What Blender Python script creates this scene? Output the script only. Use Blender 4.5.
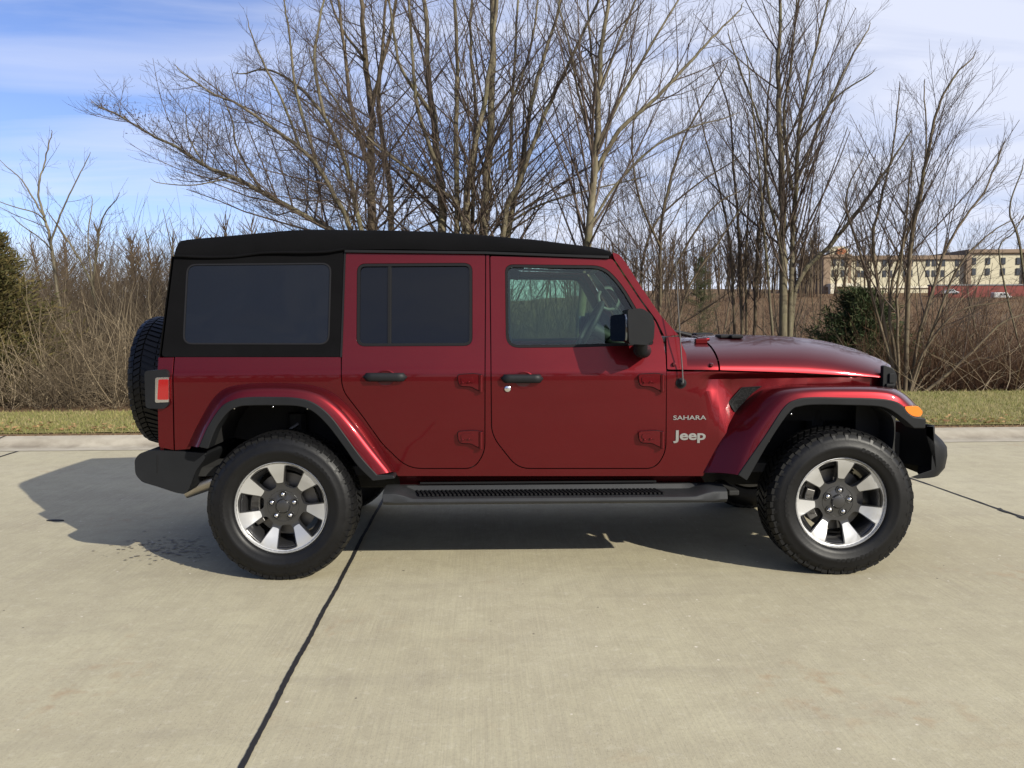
import bpy, bmesh, math, random
from mathutils import Vector, Matrix
import numpy as np

for o in list(bpy.data.objects):
    bpy.data.objects.remove(o)
SC = bpy.context.scene
COL = SC.collection
PI = math.pi
R_ = math.radians

# ------------------------------------------------------------------ camera
FPX, CAM_H = 820.0, 1.39
PITCH, ROLL = math.atan(64 / FPX), R_(-.25)
cam = bpy.data.cameras.new('camera')
cam.sensor_width = 36
cam.lens = FPX * 36 / 1024
cam.clip_start, cam.clip_end = .05, 2500
CAM = bpy.data.objects.new('camera', cam)
COL.objects.link(CAM)
CROT = Matrix.Rotation(PI / 2 - PITCH, 3, 'X') @ Matrix.Rotation(ROLL, 3, 'Z')
CPOS = Vector((0, 0, CAM_H))
CAM.location = CPOS
CAM.rotation_euler = CROT.to_euler()
SC.camera = CAM

# ------------------------------------------------------------------ light
SUN_EL = R_(28.0)
SUN_AZ = R_(-45.0)          # towards the sun, measured from +X towards +Y
sd = Vector((math.cos(SUN_AZ) * math.cos(SUN_EL), math.sin(SUN_AZ) * math.cos(SUN_EL), math.sin(SUN_EL)))
sun = bpy.data.lights.new('sun', 'SUN')
sun.energy = 4.7
sun.angle = R_(.5)
sun.color = (1.0, .945, .82)
SUN = bpy.data.objects.new('sun', sun)
COL.objects.link(SUN)
SUN.rotation_euler = sd.to_track_quat('Z', 'Y').to_euler()
SUN.location = sd * 60

W = bpy.data.worlds.new('World')
SC.world = W
W.use_nodes = True
nt = W.node_tree
nt.nodes.clear()
def wn(t, **k):
    n = nt.nodes.new(t)
    for a, b in k.items():
        setattr(n, a, b)
    return n
out = wn('ShaderNodeOutputWorld')
bg = wn('ShaderNodeBackground')
bg.inputs[1].default_value = .10
sky = wn('ShaderNodeTexSky', sky_type='NISHITA')
sky.sun_disc = False
sky.sun_elevation = SUN_EL
sky.sun_rotation = PI / 2 - SUN_AZ
sky.air_density, sky.dust_density, sky.ozone_density = 1.0, .4, 3.5
tc = wn('ShaderNodeTexCoord')
sep = wn('ShaderNodeSeparateXYZ')
nt.links.new(tc.outputs['Generated'], sep.inputs[0])
def wm(op, a, b=None, c=None):
    n = wn('ShaderNodeMath', operation=op)
    for i, v in enumerate((a, b, c)):
        if v is None:
            continue
        if isinstance(v, (int, float)):
            n.inputs[i].default_value = v
        else:
            nt.links.new(v, n.inputs[i])
    return n.outputs[0]
zz = wm('ADD', wm('MAXIMUM', sep.outputs[2], 0), .12)
comb = wn('ShaderNodeCombineXYZ')
nt.links.new(wm('MULTIPLY', wm('DIVIDE', sep.outputs[0], zz), .7), comb.inputs[0])
nt.links.new(wm('MULTIPLY', wm('DIVIDE', sep.outputs[1], zz), 2.0), comb.inputs[1])
def wnoise(scale, detail, rough, dist):
    n = wn('ShaderNodeTexNoise')
    n.inputs['Scale'].default_value = scale
    n.inputs['Detail'].default_value = detail
    n.inputs['Roughness'].default_value = rough
    n.inputs['Distortion'].default_value = dist
    nt.links.new(comb.outputs[0], n.inputs['Vector'])
    return n.outputs[0]
n1 = wnoise(.9, 6, .55, .6)
n2 = wnoise(.33, 3, .5, .2)
# thin high cloud: denser towards +X (right of the view), wispy elsewhere
az = wm('ADD', wm('MULTIPLY_ADD', sep.outputs[0], .95, .64), wm('MULTIPLY', sep.outputs[1], -.06))
dens = wm('ADD', wm('MULTIPLY', wm('SUBTRACT', n1, .5), 2.1), wm('MULTIPLY', wm('SUBTRACT', n2, .5), 1.0))
dens = wm('ADD', dens, az)
cl = wn('ShaderNodeClamp')
nt.links.new(dens, cl.inputs[0])
mix = wn('ShaderNodeMix', data_type='RGBA')
nt.links.new(wm('MULTIPLY', cl.outputs[0], .93), mix.inputs[0])
tint = wn('ShaderNodeMix', data_type='RGBA', blend_type='MULTIPLY')
tint.inputs[0].default_value = 1
nt.links.new(sky.outputs[0], tint.inputs[6])
tint.inputs[7].default_value = (1.0, .94, 1.17, 1)
nt.links.new(tint.outputs[2], mix.inputs[6])
mix.inputs[7].default_value = (6.2, 6.55, 7.75, 1)
nt.links.new(mix.outputs[2], bg.inputs[0])
nt.links.new(bg.outputs[0], out.inputs[0])

vs = SC.view_settings
vs.view_transform = 'Standard'
vs.look = 'None'
vs.gamma = 1
vs.use_curve_mapping = False
vs.exposure = 0.42
SC.render.engine = 'CYCLES'
SC.cycles.max_bounces = 8
SC.cycles.transparent_max_bounces = 12
SC.cycles.use_denoising = True
SC.cycles.caustics_reflective = False
SC.cycles.caustics_refractive = False

# ------------------------------------------------------------------ helpers
RNG = random.Random(7)

def obj(name, me, mat=None, parent=None):
    o = bpy.data.objects.new(name, me)
    COL.objects.link(o)
    if mat is not None:
        for m in (mat if isinstance(mat, (list, tuple)) else [mat]):
            me.materials.append(m)
    if parent is not None:
        o.parent = parent
    return o

def smooth(me, ang=32):
    me.polygons.foreach_set('use_smooth', [True] * len(me.polygons))
    me.set_sharp_from_angle(angle=R_(ang))

def bevel(o, w, seg=2, ang=40):
    m = o.modifiers.new('bevel', 'BEVEL')
    m.width, m.segments, m.limit_method, m.angle_limit = w, seg, 'ANGLE', R_(ang)
    m.harden_normals = True
    m.use_clamp_overlap = True
    return o

def fin(name, bm, mat, parent=None, bev=0, ang=32, seg=2, recalc=True):
    if recalc:
        bmesh.ops.recalc_face_normals(bm, faces=bm.faces[:])
    me = bpy.data.meshes.new(name)
    bm.to_mesh(me)
    bm.free()
    smooth(me, ang)
    o = obj(name, me, mat, parent)
    if bev:
        bevel(o, bev, seg)
    return o

def empty(name, loc=(0, 0, 0), parent=None):
    o = bpy.data.objects.new(name, None)
    COL.objects.link(o)
    o.location = loc
    o.empty_display_size = .2
    if parent is not None:
        o.parent = parent
    return o

def tag(o, label, cat, group=None, kind=None):
    o['label'] = label
    o['category'] = cat
    if group:
        o['group'] = group
    if kind:
        o['kind'] = kind
    return o

def structure(o):
    o['kind'] = 'structure'
    return o

def box(bm, c, s, rot=None, taper=1.0):
    vsb = []
    for dz in (-1, 1):
        k = taper if dz > 0 else 1
        for dx, dy in ((-1, -1), (1, -1), (1, 1), (-1, 1)):
            v = Vector((dx * s[0] / 2 * k, dy * s[1] / 2 * k, dz * s[2] / 2))
            if rot is not None:
                v = rot @ v
            vsb.append(bm.verts.new(v + Vector(c)))
    for f in ((3, 2, 1, 0), (4, 5, 6, 7), (0, 1, 5, 4), (1, 2, 6, 5), (2, 3, 7, 6), (3, 0, 4, 7)):
        bm.faces.new([vsb[i] for i in f])

def tube(bm, pts, rad, n=8, cap=True):
    """round tube along pts; rad is a number or one per point"""
    pts = [Vector(p) for p in pts]
    if not isinstance(rad, (list, tuple)):
        rad = [rad] * len(pts)
    rings = []
    up = None
    for i, p in enumerate(pts):
        d = (pts[min(i + 1, len(pts) - 1)] - pts[max(i - 1, 0)]).normalized()
        if up is None:
            up = Vector((0, 0, 1)) if abs(d.z) < .9 else Vector((1, 0, 0))
        a = d.cross(up).normalized()
        b = a.cross(d)
        up = b
        rings.append([bm.verts.new(p + (a * math.cos(t) + b * math.sin(t)) * rad[i])
                      for t in (2 * PI * k / n for k in range(n))])
    for r0, r1 in zip(rings, rings[1:]):
        for k in range(n):
            bm.faces.new((r0[k], r0[(k + 1) % n], r1[(k + 1) % n], r1[k]))
    if cap:
        bm.faces.new(rings[0][::-1])
        bm.faces.new(rings[-1])

def loft(bm, rows, close_u=False):
    g = [[bm.verts.new(p) for p in r] for r in rows]
    for r0, r1 in zip(g, g[1:]):
        n = len(r0)
        for k in range(n if close_u else n - 1):
            bm.faces.new((r0[k], r0[(k + 1) % n], r1[(k + 1) % n], r1[k]))
    return g

def lathe(bm, prof, n=48, axis='Y', ang0=0, ang1=2 * PI):
    """prof: (r, y) pairs turned round the Y axis"""
    full = abs(ang1 - ang0 - 2 * PI) < 1e-6
    m = n if full else n + 1
    rows = []
    for k in range(m):
        t = ang0 + (ang1 - ang0) * k / n
        rows.append([(r * math.sin(t), y, r * math.cos(t)) for r, y in prof])
    if full:
        g = [[bm.verts.new(p) for p in r] for r in rows]
        for a in range(m):
            r0, r1 = g[a], g[(a + 1) % m]
            for k in range(len(prof) - 1):
                bm.faces.new((r0[k], r0[k + 1], r1[k + 1], r1[k]))
    else:
        loft(bm, rows)

def spl(pts, n=6):
    """Catmull-Rom through 2D or 3D points"""
    P = [np.array(p, float) for p in pts]
    P = [2 * P[0] - P[1]] + P + [2 * P[-1] - P[-2]]
    o = []
    for i in range(1, len(P) - 2):
        a, b, c, d = P[i - 1:i + 3]
        for k in range(n):
            t = k / n
            o.append(.5 * (2 * b + (c - a) * t + (2 * a - 5 * b + 4 * c - d) * t * t + (3 * b - a - 3 * c + d) * t ** 3))
    o.append(P[-2])
    return [tuple(p) for p in o]

def rnd(pts, seg=5):
    """polygon with rounded corners: (x, y) or (x, y, r)"""
    o = []
    n = len(pts)
    for i, p in enumerate(pts):
        if len(p) < 3 or p[2] <= 0:
            o.append((p[0], p[1]))
            continue
        a, b, c = Vector(pts[i - 1][:2]), Vector(p[:2]), Vector(pts[(i + 1) % n][:2])
        u, v = (a - b), (c - b)
        lu, lv = u.length, v.length
        u.normalize(); v.normalize()
        d = min(p[2], lu * .48, lv * .48)
        p0, p1 = b + u * d, b + v * d
        for k in range(seg + 1):
            t = k / seg
            q = p0 * (1 - t) ** 2 + b * 2 * t * (1 - t) + p1 * t * t
            o.append((q.x, q.y))
    return o

def sheet(outline, holes=(), cu=(), cv=(), mapf=None, bm_in=None):
    """fill a 2D outline with holes, cut it along u / v lines, and map it to a solid of two skins"""
    bm = bmesh.new()
    for lp in [outline] + list(holes):
        vv = [bm.verts.new((p[0], p[1], 0)) for p in lp]
        for i in range(len(vv)):
            bm.edges.new((vv[i], vv[(i + 1) % len(vv)]))
    bmesh.ops.triangle_fill(bm, use_beauty=True, use_dissolve=False, edges=bm.edges[:], normal=(0, 0, 1))
    for c in cu:
        bmesh.ops.bisect_plane(bm, geom=bm.verts[:] + bm.edges[:] + bm.faces[:], dist=1e-5, plane_co=(c, 0, 0), plane_no=(1, 0, 0))
    for c in cv:
        bmesh.ops.bisect_plane(bm, geom=bm.verts[:] + bm.edges[:] + bm.faces[:], dist=1e-5, plane_co=(0, c, 0), plane_no=(0, 1, 0))
    bm.normal_update()
    o = bm_in or bmesh.new()
    A, B = {}, {}
    for v in bm.verts:
        A[v] = o.verts.new(mapf(v.co.x, v.co.y, 0))
        B[v] = o.verts.new(mapf(v.co.x, v.co.y, 1))
    for f in bm.faces:
        l = list(f.verts)
        if f.normal.z < 0:
            l.reverse()
        o.faces.new([A[v] for v in l])
        o.faces.new([B[v] for v in reversed(l)])
    for e in bm.edges:
        if len(e.link_faces) == 1:
            a, b = e.verts
            o.faces.new((A[a], A[b], B[b], B[a]))
    bm.free()
    return o

# ------------------------------------------------------------------ materials
def mat_new(name):
    m = bpy.data.materials.new(name)
    m.use_nodes = True
    t = m.node_tree
    t.nodes.clear()
    o = t.nodes.new('ShaderNodeOutputMaterial')
    return m, t, o

class NT:
    def __init__(s, t):
        s.t = t
    def n(s, typ, ins=None, **k):
        n = s.t.nodes.new(typ)
        for a, b in k.items():
            setattr(n, a, b)
        for a, b in (ins or {}).items():
            if hasattr(b, 'is_linked') or isinstance(b, bpy.types.NodeSocket):
                s.t.links.new(b, n.inputs[a])
            else:
                n.inputs[a].default_value = b
        return n
    def noise(s, vec, scale, detail=4, rough=.55, dist=0):
        return s.n('ShaderNodeTexNoise', {'Vector': vec, 'Scale': scale, 'Detail': detail, 'Roughness': rough, 'Distortion': dist}).outputs[0]
    def ramp(s, fac, stops):
        r = s.n('ShaderNodeValToRGB', {0: fac})
        e = r.color_ramp.elements
        while len(e) < len(stops):
            e.new(.5)
        for i, (p, c) in enumerate(stops):
            e[i].position = p
            e[i].color = c if len(c) == 4 else (*c, 1)
        return r.outputs[0]
    def mix(s, f, a, b, blend='MIX'):
        n = s.n('ShaderNodeMix', data_type='RGBA', blend_type=blend)
        for i, v in ((0, f), (6, a), (7, b)):
            if isinstance(v, bpy.types.NodeSocket):
                s.t.links.new(v, n.inputs[i])
            elif i == 0:
                n.inputs[0].default_value = v
            else:
                n.inputs[i].default_value = (*v, 1) if len(v) == 3 else v
        return n.outputs[2]
    def math(s, op, a, b=0.0, clamp=False):
        n = s.n('ShaderNodeMath', operation=op)
        n.use_clamp = clamp
        for i, v in ((0, a), (1, b)):
            if isinstance(v, bpy.types.NodeSocket):
                s.t.links.new(v, n.inputs[i])
            else:
                n.inputs[i].default_value = v
        return n.outputs[0]
    def bump(s, h, strength=.3, dist=.01):
        return s.n('ShaderNodeBump', {'Height': h, 'Strength': strength, 'Distance': dist}).outputs[0]

def pbr(name, col, rough=.5, metal=0, coat=0, bump=None, var=.0, vscale=8, spec=.5, sheen=0):
    m, t, o = mat_new(name)
    k = NT(t)
    b = k.n('ShaderNodeBsdfPrincipled', {'Roughness': rough, 'Metallic': metal, 'Coat Weight': coat, 'Coat Roughness': .04, 'Specular IOR Level': spec})
    if sheen:
        b.inputs['Sheen Weight'].default_value = sheen
    co = k.n('ShaderNodeTexCoord').outputs['Object']
    if var:
        f = k.noise(co, vscale, 5, .6)
        c = k.mix(f, tuple(x * (1 - var) for x in col), tuple(min(1, x * (1 + var)) for x in col))
        t.links.new(c, b.inputs['Base Color'])
        r = k.math('MULTIPLY_ADD', f, .2 * (1 if rough > .2 else .3))
        r.node.inputs[2].default_value = rough - .1 * (1 if rough > .2 else .3)
        t.links.new(r, b.inputs['Roughness'])
    else:
        b.inputs['Base Color'].default_value = (*col, 1)
    if bump:
        t.links.new(k.bump(k.noise(co, bump[0], 4, .6), bump[1], bump[2]), b.inputs['Normal'])
    t.links.new(b.outputs[0], o.inputs[0])
    return m

def glass(name, tint, body=(0, 0, 0), opaque=0.0, rough=.0, wave=.06, ior=1.5):
    """thin pane: tinted see-through plus mirror reflection, optionally with a dark body"""
    m, t, o = mat_new(name)
    k = NT(t)
    tr = k.n('ShaderNodeBsdfTransparent', {0: (*tint, 1)}).outputs[0]
    df = k.n('ShaderNodeBsdfDiffuse', {0: (*body, 1)}).outputs[0]
    base = k.n('ShaderNodeMixShader', {0: opaque, 1: tr, 2: df}).outputs[0]
    co = k.n('ShaderNodeTexCoord').outputs['Object']
    nrm = k.bump(k.noise(co, 2.3, 2, .5, .3), wave, .02)
    gl = k.n('ShaderNodeBsdfGlossy', {'Color': (1, 1, 1, 1), 'Roughness': rough, 'Normal': nrm}).outputs[0]
    fr = k.n('ShaderNodeFresnel', {0: ior}).outputs[0]
    fr = k.math('MULTIPLY_ADD', fr, 1.0)
    fr.node.inputs[2].default_value = .0
    t.links.new(k.n('ShaderNodeMixShader', {0: fr, 1: base, 2: gl}).outputs[0], o.inputs[0])
    return m

M = {}
def paint(name, col):
    m, t, o = mat_new(name)
    k = NT(t)
    co = k.n('ShaderNodeTexCoord').outputs['Object']
    fl = k.n('ShaderNodeTexVoronoi', {'Vector': co, 'Scale': 900.0}).outputs['Color']
    c = k.mix(.16, col, fl, 'SOFT_LIGHT')
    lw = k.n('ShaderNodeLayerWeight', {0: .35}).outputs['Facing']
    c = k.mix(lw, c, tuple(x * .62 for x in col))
    dirt = k.noise(co, 2.6, 6, .6)
    r = k.math('MULTIPLY_ADD', dirt, .14)
    r.node.inputs[2].default_value = .30
    b = k.n('ShaderNodeBsdfPrincipled', {'Base Color': c, 'Roughness': r, 'Metallic': .80, 'Coat Weight': .7, 'Coat Roughness': .03, 'Coat IOR': 1.4, 'Specular IOR Level': .25})
    t.links.new(b.outputs[0], o.inputs[0])
    return m
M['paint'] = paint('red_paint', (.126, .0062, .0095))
M['plastic'] = pbr('black_plastic', (.0095, .0102, .0115), .52, bump=(420, .15, .002), var=.35, vscale=5, spec=.22)
M['trim'] = pbr('dark_trim', (.010, .010, .011), .5, spec=.12)
M['step'] = pbr('step_plastic', (.019, .020, .022), .5, bump=(300, .2, .002), var=.3, spec=.35)
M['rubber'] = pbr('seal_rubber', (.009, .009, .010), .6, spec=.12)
M['tyre'] = pbr('tyre_rubber', (.0045, .0045, .005), .46, bump=(60, .12, .004), var=.35, vscale=14, spec=.28)
M['silver'] = pbr('machined_alloy', (.52, .52, .515), .40, metal=.65, bump=(700, .05, .0006))
M['graphite'] = pbr('graphite_alloy', (.075, .075, .078), .32, metal=.8, coat=.4)
M['chrome'] = pbr('chrome', (.75, .75, .76), .14, metal=1)
M['steel'] = pbr('brake_steel', (.14, .135, .13), .45, metal=1, var=.3, vscale=20)
M['muffler'] = pbr('exhaust_steel', (.42, .39, .35), .36, metal=1, var=.35, vscale=14)
M['dark'] = pbr('under_dark', (.010, .010, .010), .8, var=.4)
M['fabric'] = pbr('black_canvas', (.0048, .0048, .0054), .95, bump=(900, .5, .003), var=.45, vscale=4, spec=.05)
M['interior'] = pbr('interior_vinyl', (.022, .023, .025), .6, var=.2)
M['seat'] = pbr('seat_leather', (.03, .03, .032), .5, bump=(160, .2, .002), var=.2)
M['red_lens'] = pbr('red_lens', (.27, .006, .007), .18, coat=1)
M['amber'] = pbr('amber_lens', (.85, .20, .012), .22, coat=1)
M['clear_lens'] = pbr('clear_lens', (.55, .56, .58), .12, coat=1)
M['badge'] = pbr('badge_metal', (.42, .42, .42), .3, metal=.8)
M['glass_clear'] = glass('clear_glass', (.72, .85, .77))
M['glass_tint'] = glass('tinted_glass', (.045, .05, .055), (.006, .007, .010), .35, wave=.10, ior=1.42)
M['vinyl_win'] = glass('tinted_vinyl', (.05, .055, .065), (.009, .0105, .014), .8, .03, wave=.6, ior=1.38)
M['mirror'] = pbr('mirror_glass', (.20, .22, .24), .03, metal=1)
# ------------------------------------------------------------------ the setting
ROAD_YAW = R_(2.0)
RM = Matrix.Rotation(ROAD_YAW, 4, 'Z')
RI = RM.inverted()
CURB = 9.18                  # road-frame distance of the kerb toe

def ground_pt(px, py, z=0.0):
    d = CROT @ Vector(((px - 512) / FPX, -(py - 384) / FPX, -1))
    return CPOS + d * ((z - CAM_H) / d.z)
def at(px, py, depth):
    """a point of the photograph at world distance y = depth"""
    d = CROT @ Vector(((px - 512) / FPX, -(py - 384) / FPX, -1))
    return CPOS + d * (depth / d.y)

def verge_far(x):
    return 11.3 + 1.9 * sm((x + 4) / 11)
def sm(t):
    t = max(0, min(1, t))
    return t * t * (3 - 2 * t)
def terrain(x, y):
    """height of the land beyond the kerb, in the road frame"""
    v = verge_far(x)
    if y < CURB + .3:
        if y < -9:
            return .1 + .02 * (-9 - y) if y > -40 else .72
        return -.25
    z = .10 + .015 * (y - CURB - .3)
    if y > v:
        side = sm((x + 6) / 14)
        drop = (.5 + 1.5 * side) * sm((y - v) / 7.0)
        rise = (1.0 + 3.7 * sm((x + 10) / 60)) * sm((y - v - 14) / 105.0) + 3.0 * sm((y - 135) / 70)
        z = z - drop + rise
        z += .12 * math.sin(x * .7 + y * .4) * sm((y - v) / 4) + .25 * math.sin(x * .13 - y * .09) * sm((y - v - 10) / 30)
    return z
def ground_z(X, Y):
    p = RI @ Vector((X, Y, 0))
    return terrain(p.x, p.y)

mm, t_, o_ = mat_new('hillside_earth')
k = NT(t_)
co = k.n('ShaderNodeTexCoord').outputs['Object']
f1, f2, f3 = k.noise(co, .12, 6, .6), k.noise(co, 1.6, 6, .65), k.noise(co, 14, 4, .6)
c = k.ramp(f1, [(.3, (.115, .070, .043)), (.5, (.165, .098, .058)), (.7, (.14, .092, .056))])
c = k.mix(f2, c, k.mix(.5, c, (.10, .065, .035)))
c = k.mix(k.math('MULTIPLY', f3, .6), c, (.25, .175, .095))
b = k.n('ShaderNodeBsdfPrincipled', {'Base Color': c, 'Roughness': .95, 'Specular IOR Level': .1, 'Normal': k.bump(f3, .8, .15)})
t_.links.new(b.outputs[0], o_.inputs[0])
M['earth'] = mm

xs = sorted(set([-900, -600, -400, -300, -220, -160, -120, -90, -70, -55, -45, -38, -32] + [-28 + 1.0 * i for i in range(57)] + [32, 38, 45, 55, 70, 90, 120, 160, 220, 300, 400, 600, 900]))
ys = sorted(set([-900, -500, -300, -150, -80, -50, -40, -30, -20, -14, -10, -9.1, -9, 0, 6, CURB + .05, CURB + .29, CURB + .31] + [CURB + .6 + .5 * i for i in range(60)] + [42 + 4 * i for i in range(30)] + [170, 190, 210, 240, 280, 340, 420, 560, 750, 1000, 1400]))
bm = bmesh.new()
loft(bm, [[(x, y, terrain(x, y)) for x in xs] for y in ys])
land = fin('ground', bm, M['earth'], None, 0, 60)
land.matrix_world = RM
structure(land)

# concrete: broom marks across the lane, stains, pale chips
mm, t_, o_ = mat_new('broomed_concrete')
k = NT(t_)
tcn = k.n('ShaderNodeTexCoord')
co = tcn.outputs['Object']
big = k.noise(co, .35, 5, .6, .4)
med = k.noise(co, 2.2, 6, .62, .3)
fine = k.noise(co, 70, 4, .7)
grit = k.noise(co, 240, 2, .6)
mp = k.n('ShaderNodeMapping', {'Vector': co, 'Scale': (46.0, 1.3, 1.0)}).outputs[0]
broom = k.noise(mp, 1.6, 5, .65, .15)
mp2 = k.n('ShaderNodeMapping', {'Vector': co, 'Scale': (9.0, .55, 1.0)}).outputs[0]
streak = k.noise(mp2, 1.0, 4, .6, .2)
c = k.ramp(big, [(.30, (.375, .335, .225)), (.52, (.435, .395, .268)), (.72, (.475, .435, .31))])
c = k.mix(k.math('MULTIPLY', k.ramp(med, [(.35, (0, 0, 0)), (.75, (1, 1, 1))]), .32), c, (.30, .255, .185))
c = k.mix(k.math('MULTIPLY', k.ramp(broom, [(.42, (1, 1, 1)), (.60, (0, 0, 0))]), k.math('ADD', k.math('MULTIPLY', k.ramp(k.noise(co, .55, 4, .6, .5), [(.50, (0, 0, 0)), (.68, (1, 1, 1))]), .28), .10)), c, (.24, .205, .155))
c = k.mix(k.math('MULTIPLY', k.ramp(streak, [(.50, (0, 0, 0)), (.70, (1, 1, 1))]), .08), c, (.245, .215, .175))
c = k.mix(k.math('MULTIPLY', k.ramp(fine, [(.50, (0, 0, 0)), (.70, (1, 1, 1))]), .36), c, (.22, .19, .14))
c = k.mix(k.math('MULTIPLY', k.ramp(grit, [(.60, (0, 0, 0)), (.75, (1, 1, 1))]), .4), c, (.52, .48, .40))
# pores and mid-size mottling, old tyre scuffs along the lane
mot = k.noise(co, 6.5, 7, .72, .6)
c = k.mix(k.math('MULTIPLY', k.ramp(mot, [(.44, (0, 0, 0)), (.66, (1, 1, 1))]), .32), c, (.27, .235, .165))
mot2 = k.noise(co, 21, 5, .7)
c = k.mix(k.math('MULTIPLY', k.ramp(mot2, [(.55, (0, 0, 0)), (.72, (1, 1, 1))]), .35), c, (.55, .51, .40))
pore = k.n('ShaderNodeTexVoronoi', {'Vector': co, 'Scale': 95.0}).outputs['Distance']
c = k.mix(k.math('MULTIPLY', k.math('LESS_THAN', pore, k.math('MULTIPLY', med, .30)), .5), c, (.17, .145, .11))
scf = k.noise(k.n('ShaderNodeMapping', {'Vector': co, 'Scale': (.5, 5.0, 1.0)}).outputs[0], 1.0, 5, .6, .3)
c = k.mix(k.math('MULTIPLY', k.ramp(scf, [(.54, (0, 0, 0)), (.72, (1, 1, 1))]), .22), c, (.23, .20, .155))
# rusty spots
rs = k.noise(co, 1.1, 3, .5, .5)
rs2 = k.noise(co, 9, 4, .6)
rust = k.math('MULTIPLY', k.ramp(rs, [(.56, (0, 0, 0)), (.70, (1, 1, 1))]), k.ramp(rs2, [(.52, (0, 0, 0)), (.68, (1, 1, 1))]))
c = k.mix(k.math('MULTIPLY', rust, .42), c, (.30, .17, .085))
# pale chips of grit pressed into the surface
vor = k.n('ShaderNodeTexVoronoi', {'Vector': co, 'Scale': 7.0})
chip = k.math('LESS_THAN', vor.outputs['Distance'], k.math('MULTIPLY', k.noise(co, 13, 2, .5), .085))
c = k.mix(k.math('MULTIPLY', chip, .75), c, (.66, .60, .50))
vor = k.n('ShaderNodeTexVoronoi', {'Vector': k.n('ShaderNodeMapping', {'Vector': co, 'Location': (3.3, 8.1, 0)}).outputs[0], 'Scale': 4.2})
spot = k.math('LESS_THAN', vor.outputs['Distance'], k.math('MULTIPLY', k.noise(co, 11, 2, .5), .055))
c = k.mix(k.math('MULTIPLY', spot, .8), c, (.07, .055, .045))
hgt = k.math('ADD', k.math('MULTIPLY', broom, .8), k.math('MULTIPLY', fine, .7))
b = k.n('ShaderNodeBsdfPrincipled', {'Base Color': c, 'Roughness': .86, 'Specular IOR Level': .3, 'Normal': k.bump(hgt, .35, .004)})
t_.links.new(b.outputs[0], o_.inputs[0])
M['concrete'] = mm

bm = bmesh.new()
loft(bm, [[(x, y, 0) for x in (-400, -60, -20, -10, 0, 10, 20, 60, 400)] for y in (-9.1, -6, -3, 0, 3, 6, CURB - .02)])
road = fin('road', bm, M['concrete'], None, 0)
road.matrix_world = RM
structure(road)

mm, t_, o_ = mat_new('kerb_concrete')
k = NT(t_)
co = k.n('ShaderNodeTexCoord').outputs['Object']
a, bq, fq = k.noise(co, .8, 6, .6, .5), k.noise(co, 5, 6, .65), k.noise(co, 60, 3, .6)
c = k.ramp(a, [(.3, (.36, .325, .26)), (.7, (.46, .42, .34))])
c = k.mix(k.math('MULTIPLY', k.ramp(bq, [(.45, (0, 0, 0)), (.7, (1, 1, 1))]), .5), c, (.22, .19, .145))
c = k.mix(k.math('MULTIPLY', fq, .3), c, (.25, .21, .15))
# grime lying in the gutter line
sp_ = k.n('ShaderNodeSeparateXYZ', {0: co})
g = k.math('ABSOLUTE', k.math('SUBTRACT', sp_.outputs[1], CURB + .01))
g = k.math('MULTIPLY', k.math('SUBTRACT', 1.0, k.math('MULTIPLY', g, 7.0), True), k.ramp(k.noise(co, 1.7, 5, .65), [(.38, (0, 0, 0)), (.6, (1, 1, 1))]))
c = k.mix(k.math('MULTIPLY', g, .75), c, (.15, .125, .095))
b = k.n('ShaderNodeBsdfPrincipled', {'Base Color': c, 'Roughness': .9, 'Specular IOR Level': .25, 'Normal': k.bump(fq, .3, .004)})
t_.links.new(b.outputs[0], o_.inputs[0])
M['kerb'] = mm
bm = bmesh.new()
prof = [(CURB - .24, .004), (CURB - .04, .006), (CURB, .012), (CURB + .05, .03), (CURB + .12, .063), (CURB + .2, .084), (CURB + .32, .094), (CURB + .42, .096), (CURB + .43, -.1)]
loft(bm, [[(x, y, z) for x in [-400, -60] + [-30 + 2 * i for i in range(31)] + [60, 400]] for y, z in prof])
kerb = fin('curb', bm, M['kerb'], None, 0, 60)
kerb.matrix_world = RM
structure(kerb)

# tar-filled joints: thin uneven strips lying on the slabs
M['tar'] = pbr('joint_tar', (.012, .011, .011), .7, bump=(120, .4, .004))
M['joint_shade'] = pbr('joint_dirt', (.13, .115, .09), .9, var=.4, vscale=20)
def joint(name, pts, w, mat, seed, z=.0, jit=.5, step=.05, lift=.004):
    rj = random.Random(seed)
    bm = bmesh.new()
    P = [Vector(p) for p in pts]
    rows = []
    ph = [rj.uniform(0, 6) for _ in range(4)]
    for a, bb in zip(P, P[1:]):
        n = max(2, int((bb - a).length / step))
        nn = Vector((-(bb - a).y, (bb - a).x, 0)).normalized()
        for i in range(n + (bb is P[-1])):
            t = i / n
            p = a.lerp(bb, t)
            s = (p - P[0]).length
            off = .0025 * math.sin(s * 3.1 + ph[0]) + .0015 * math.sin(s * 9.7 + ph[1])
            wl = w * (1 + jit * (rj.random() - .5) + .3 * jit * math.sin(s * 5 + ph[2]))
            wr_ = w * (1 + jit * (rj.random() - .5) + .3 * jit * math.sin(s * 6.3 + ph[3]))
            rows.append([p + nn * (off - wl) + Vector((0, 0, lift)), p + nn * (off + wr_) + Vector((0, 0, lift))])
    loft(bm, rows)
    for f in bm.faces:
        if f.normal.z < 0:
            f.normal_flip()
    return structure(fin(name, bm, mat, None, 0, recalc=False))
def kerb_line(x0, y0, dx=-.04):
    """carry a slab joint up over the kerb"""
    o = []
    for yy, z in prof[:-1]:
        for_x = x0 + dx * yy
        p = RM @ Vector((for_x, yy + .001, z + .002))
        o.append(p)
    return o
j1 = [(-.745, -1.0, 0), (-.85, 2.46, 0), (-.995, 5.95, 0), (-1.11, 8.9, 0)]
joint('road_joint', j1, .0105, M['tar'], 1, jit=.3, step=.02)
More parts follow.
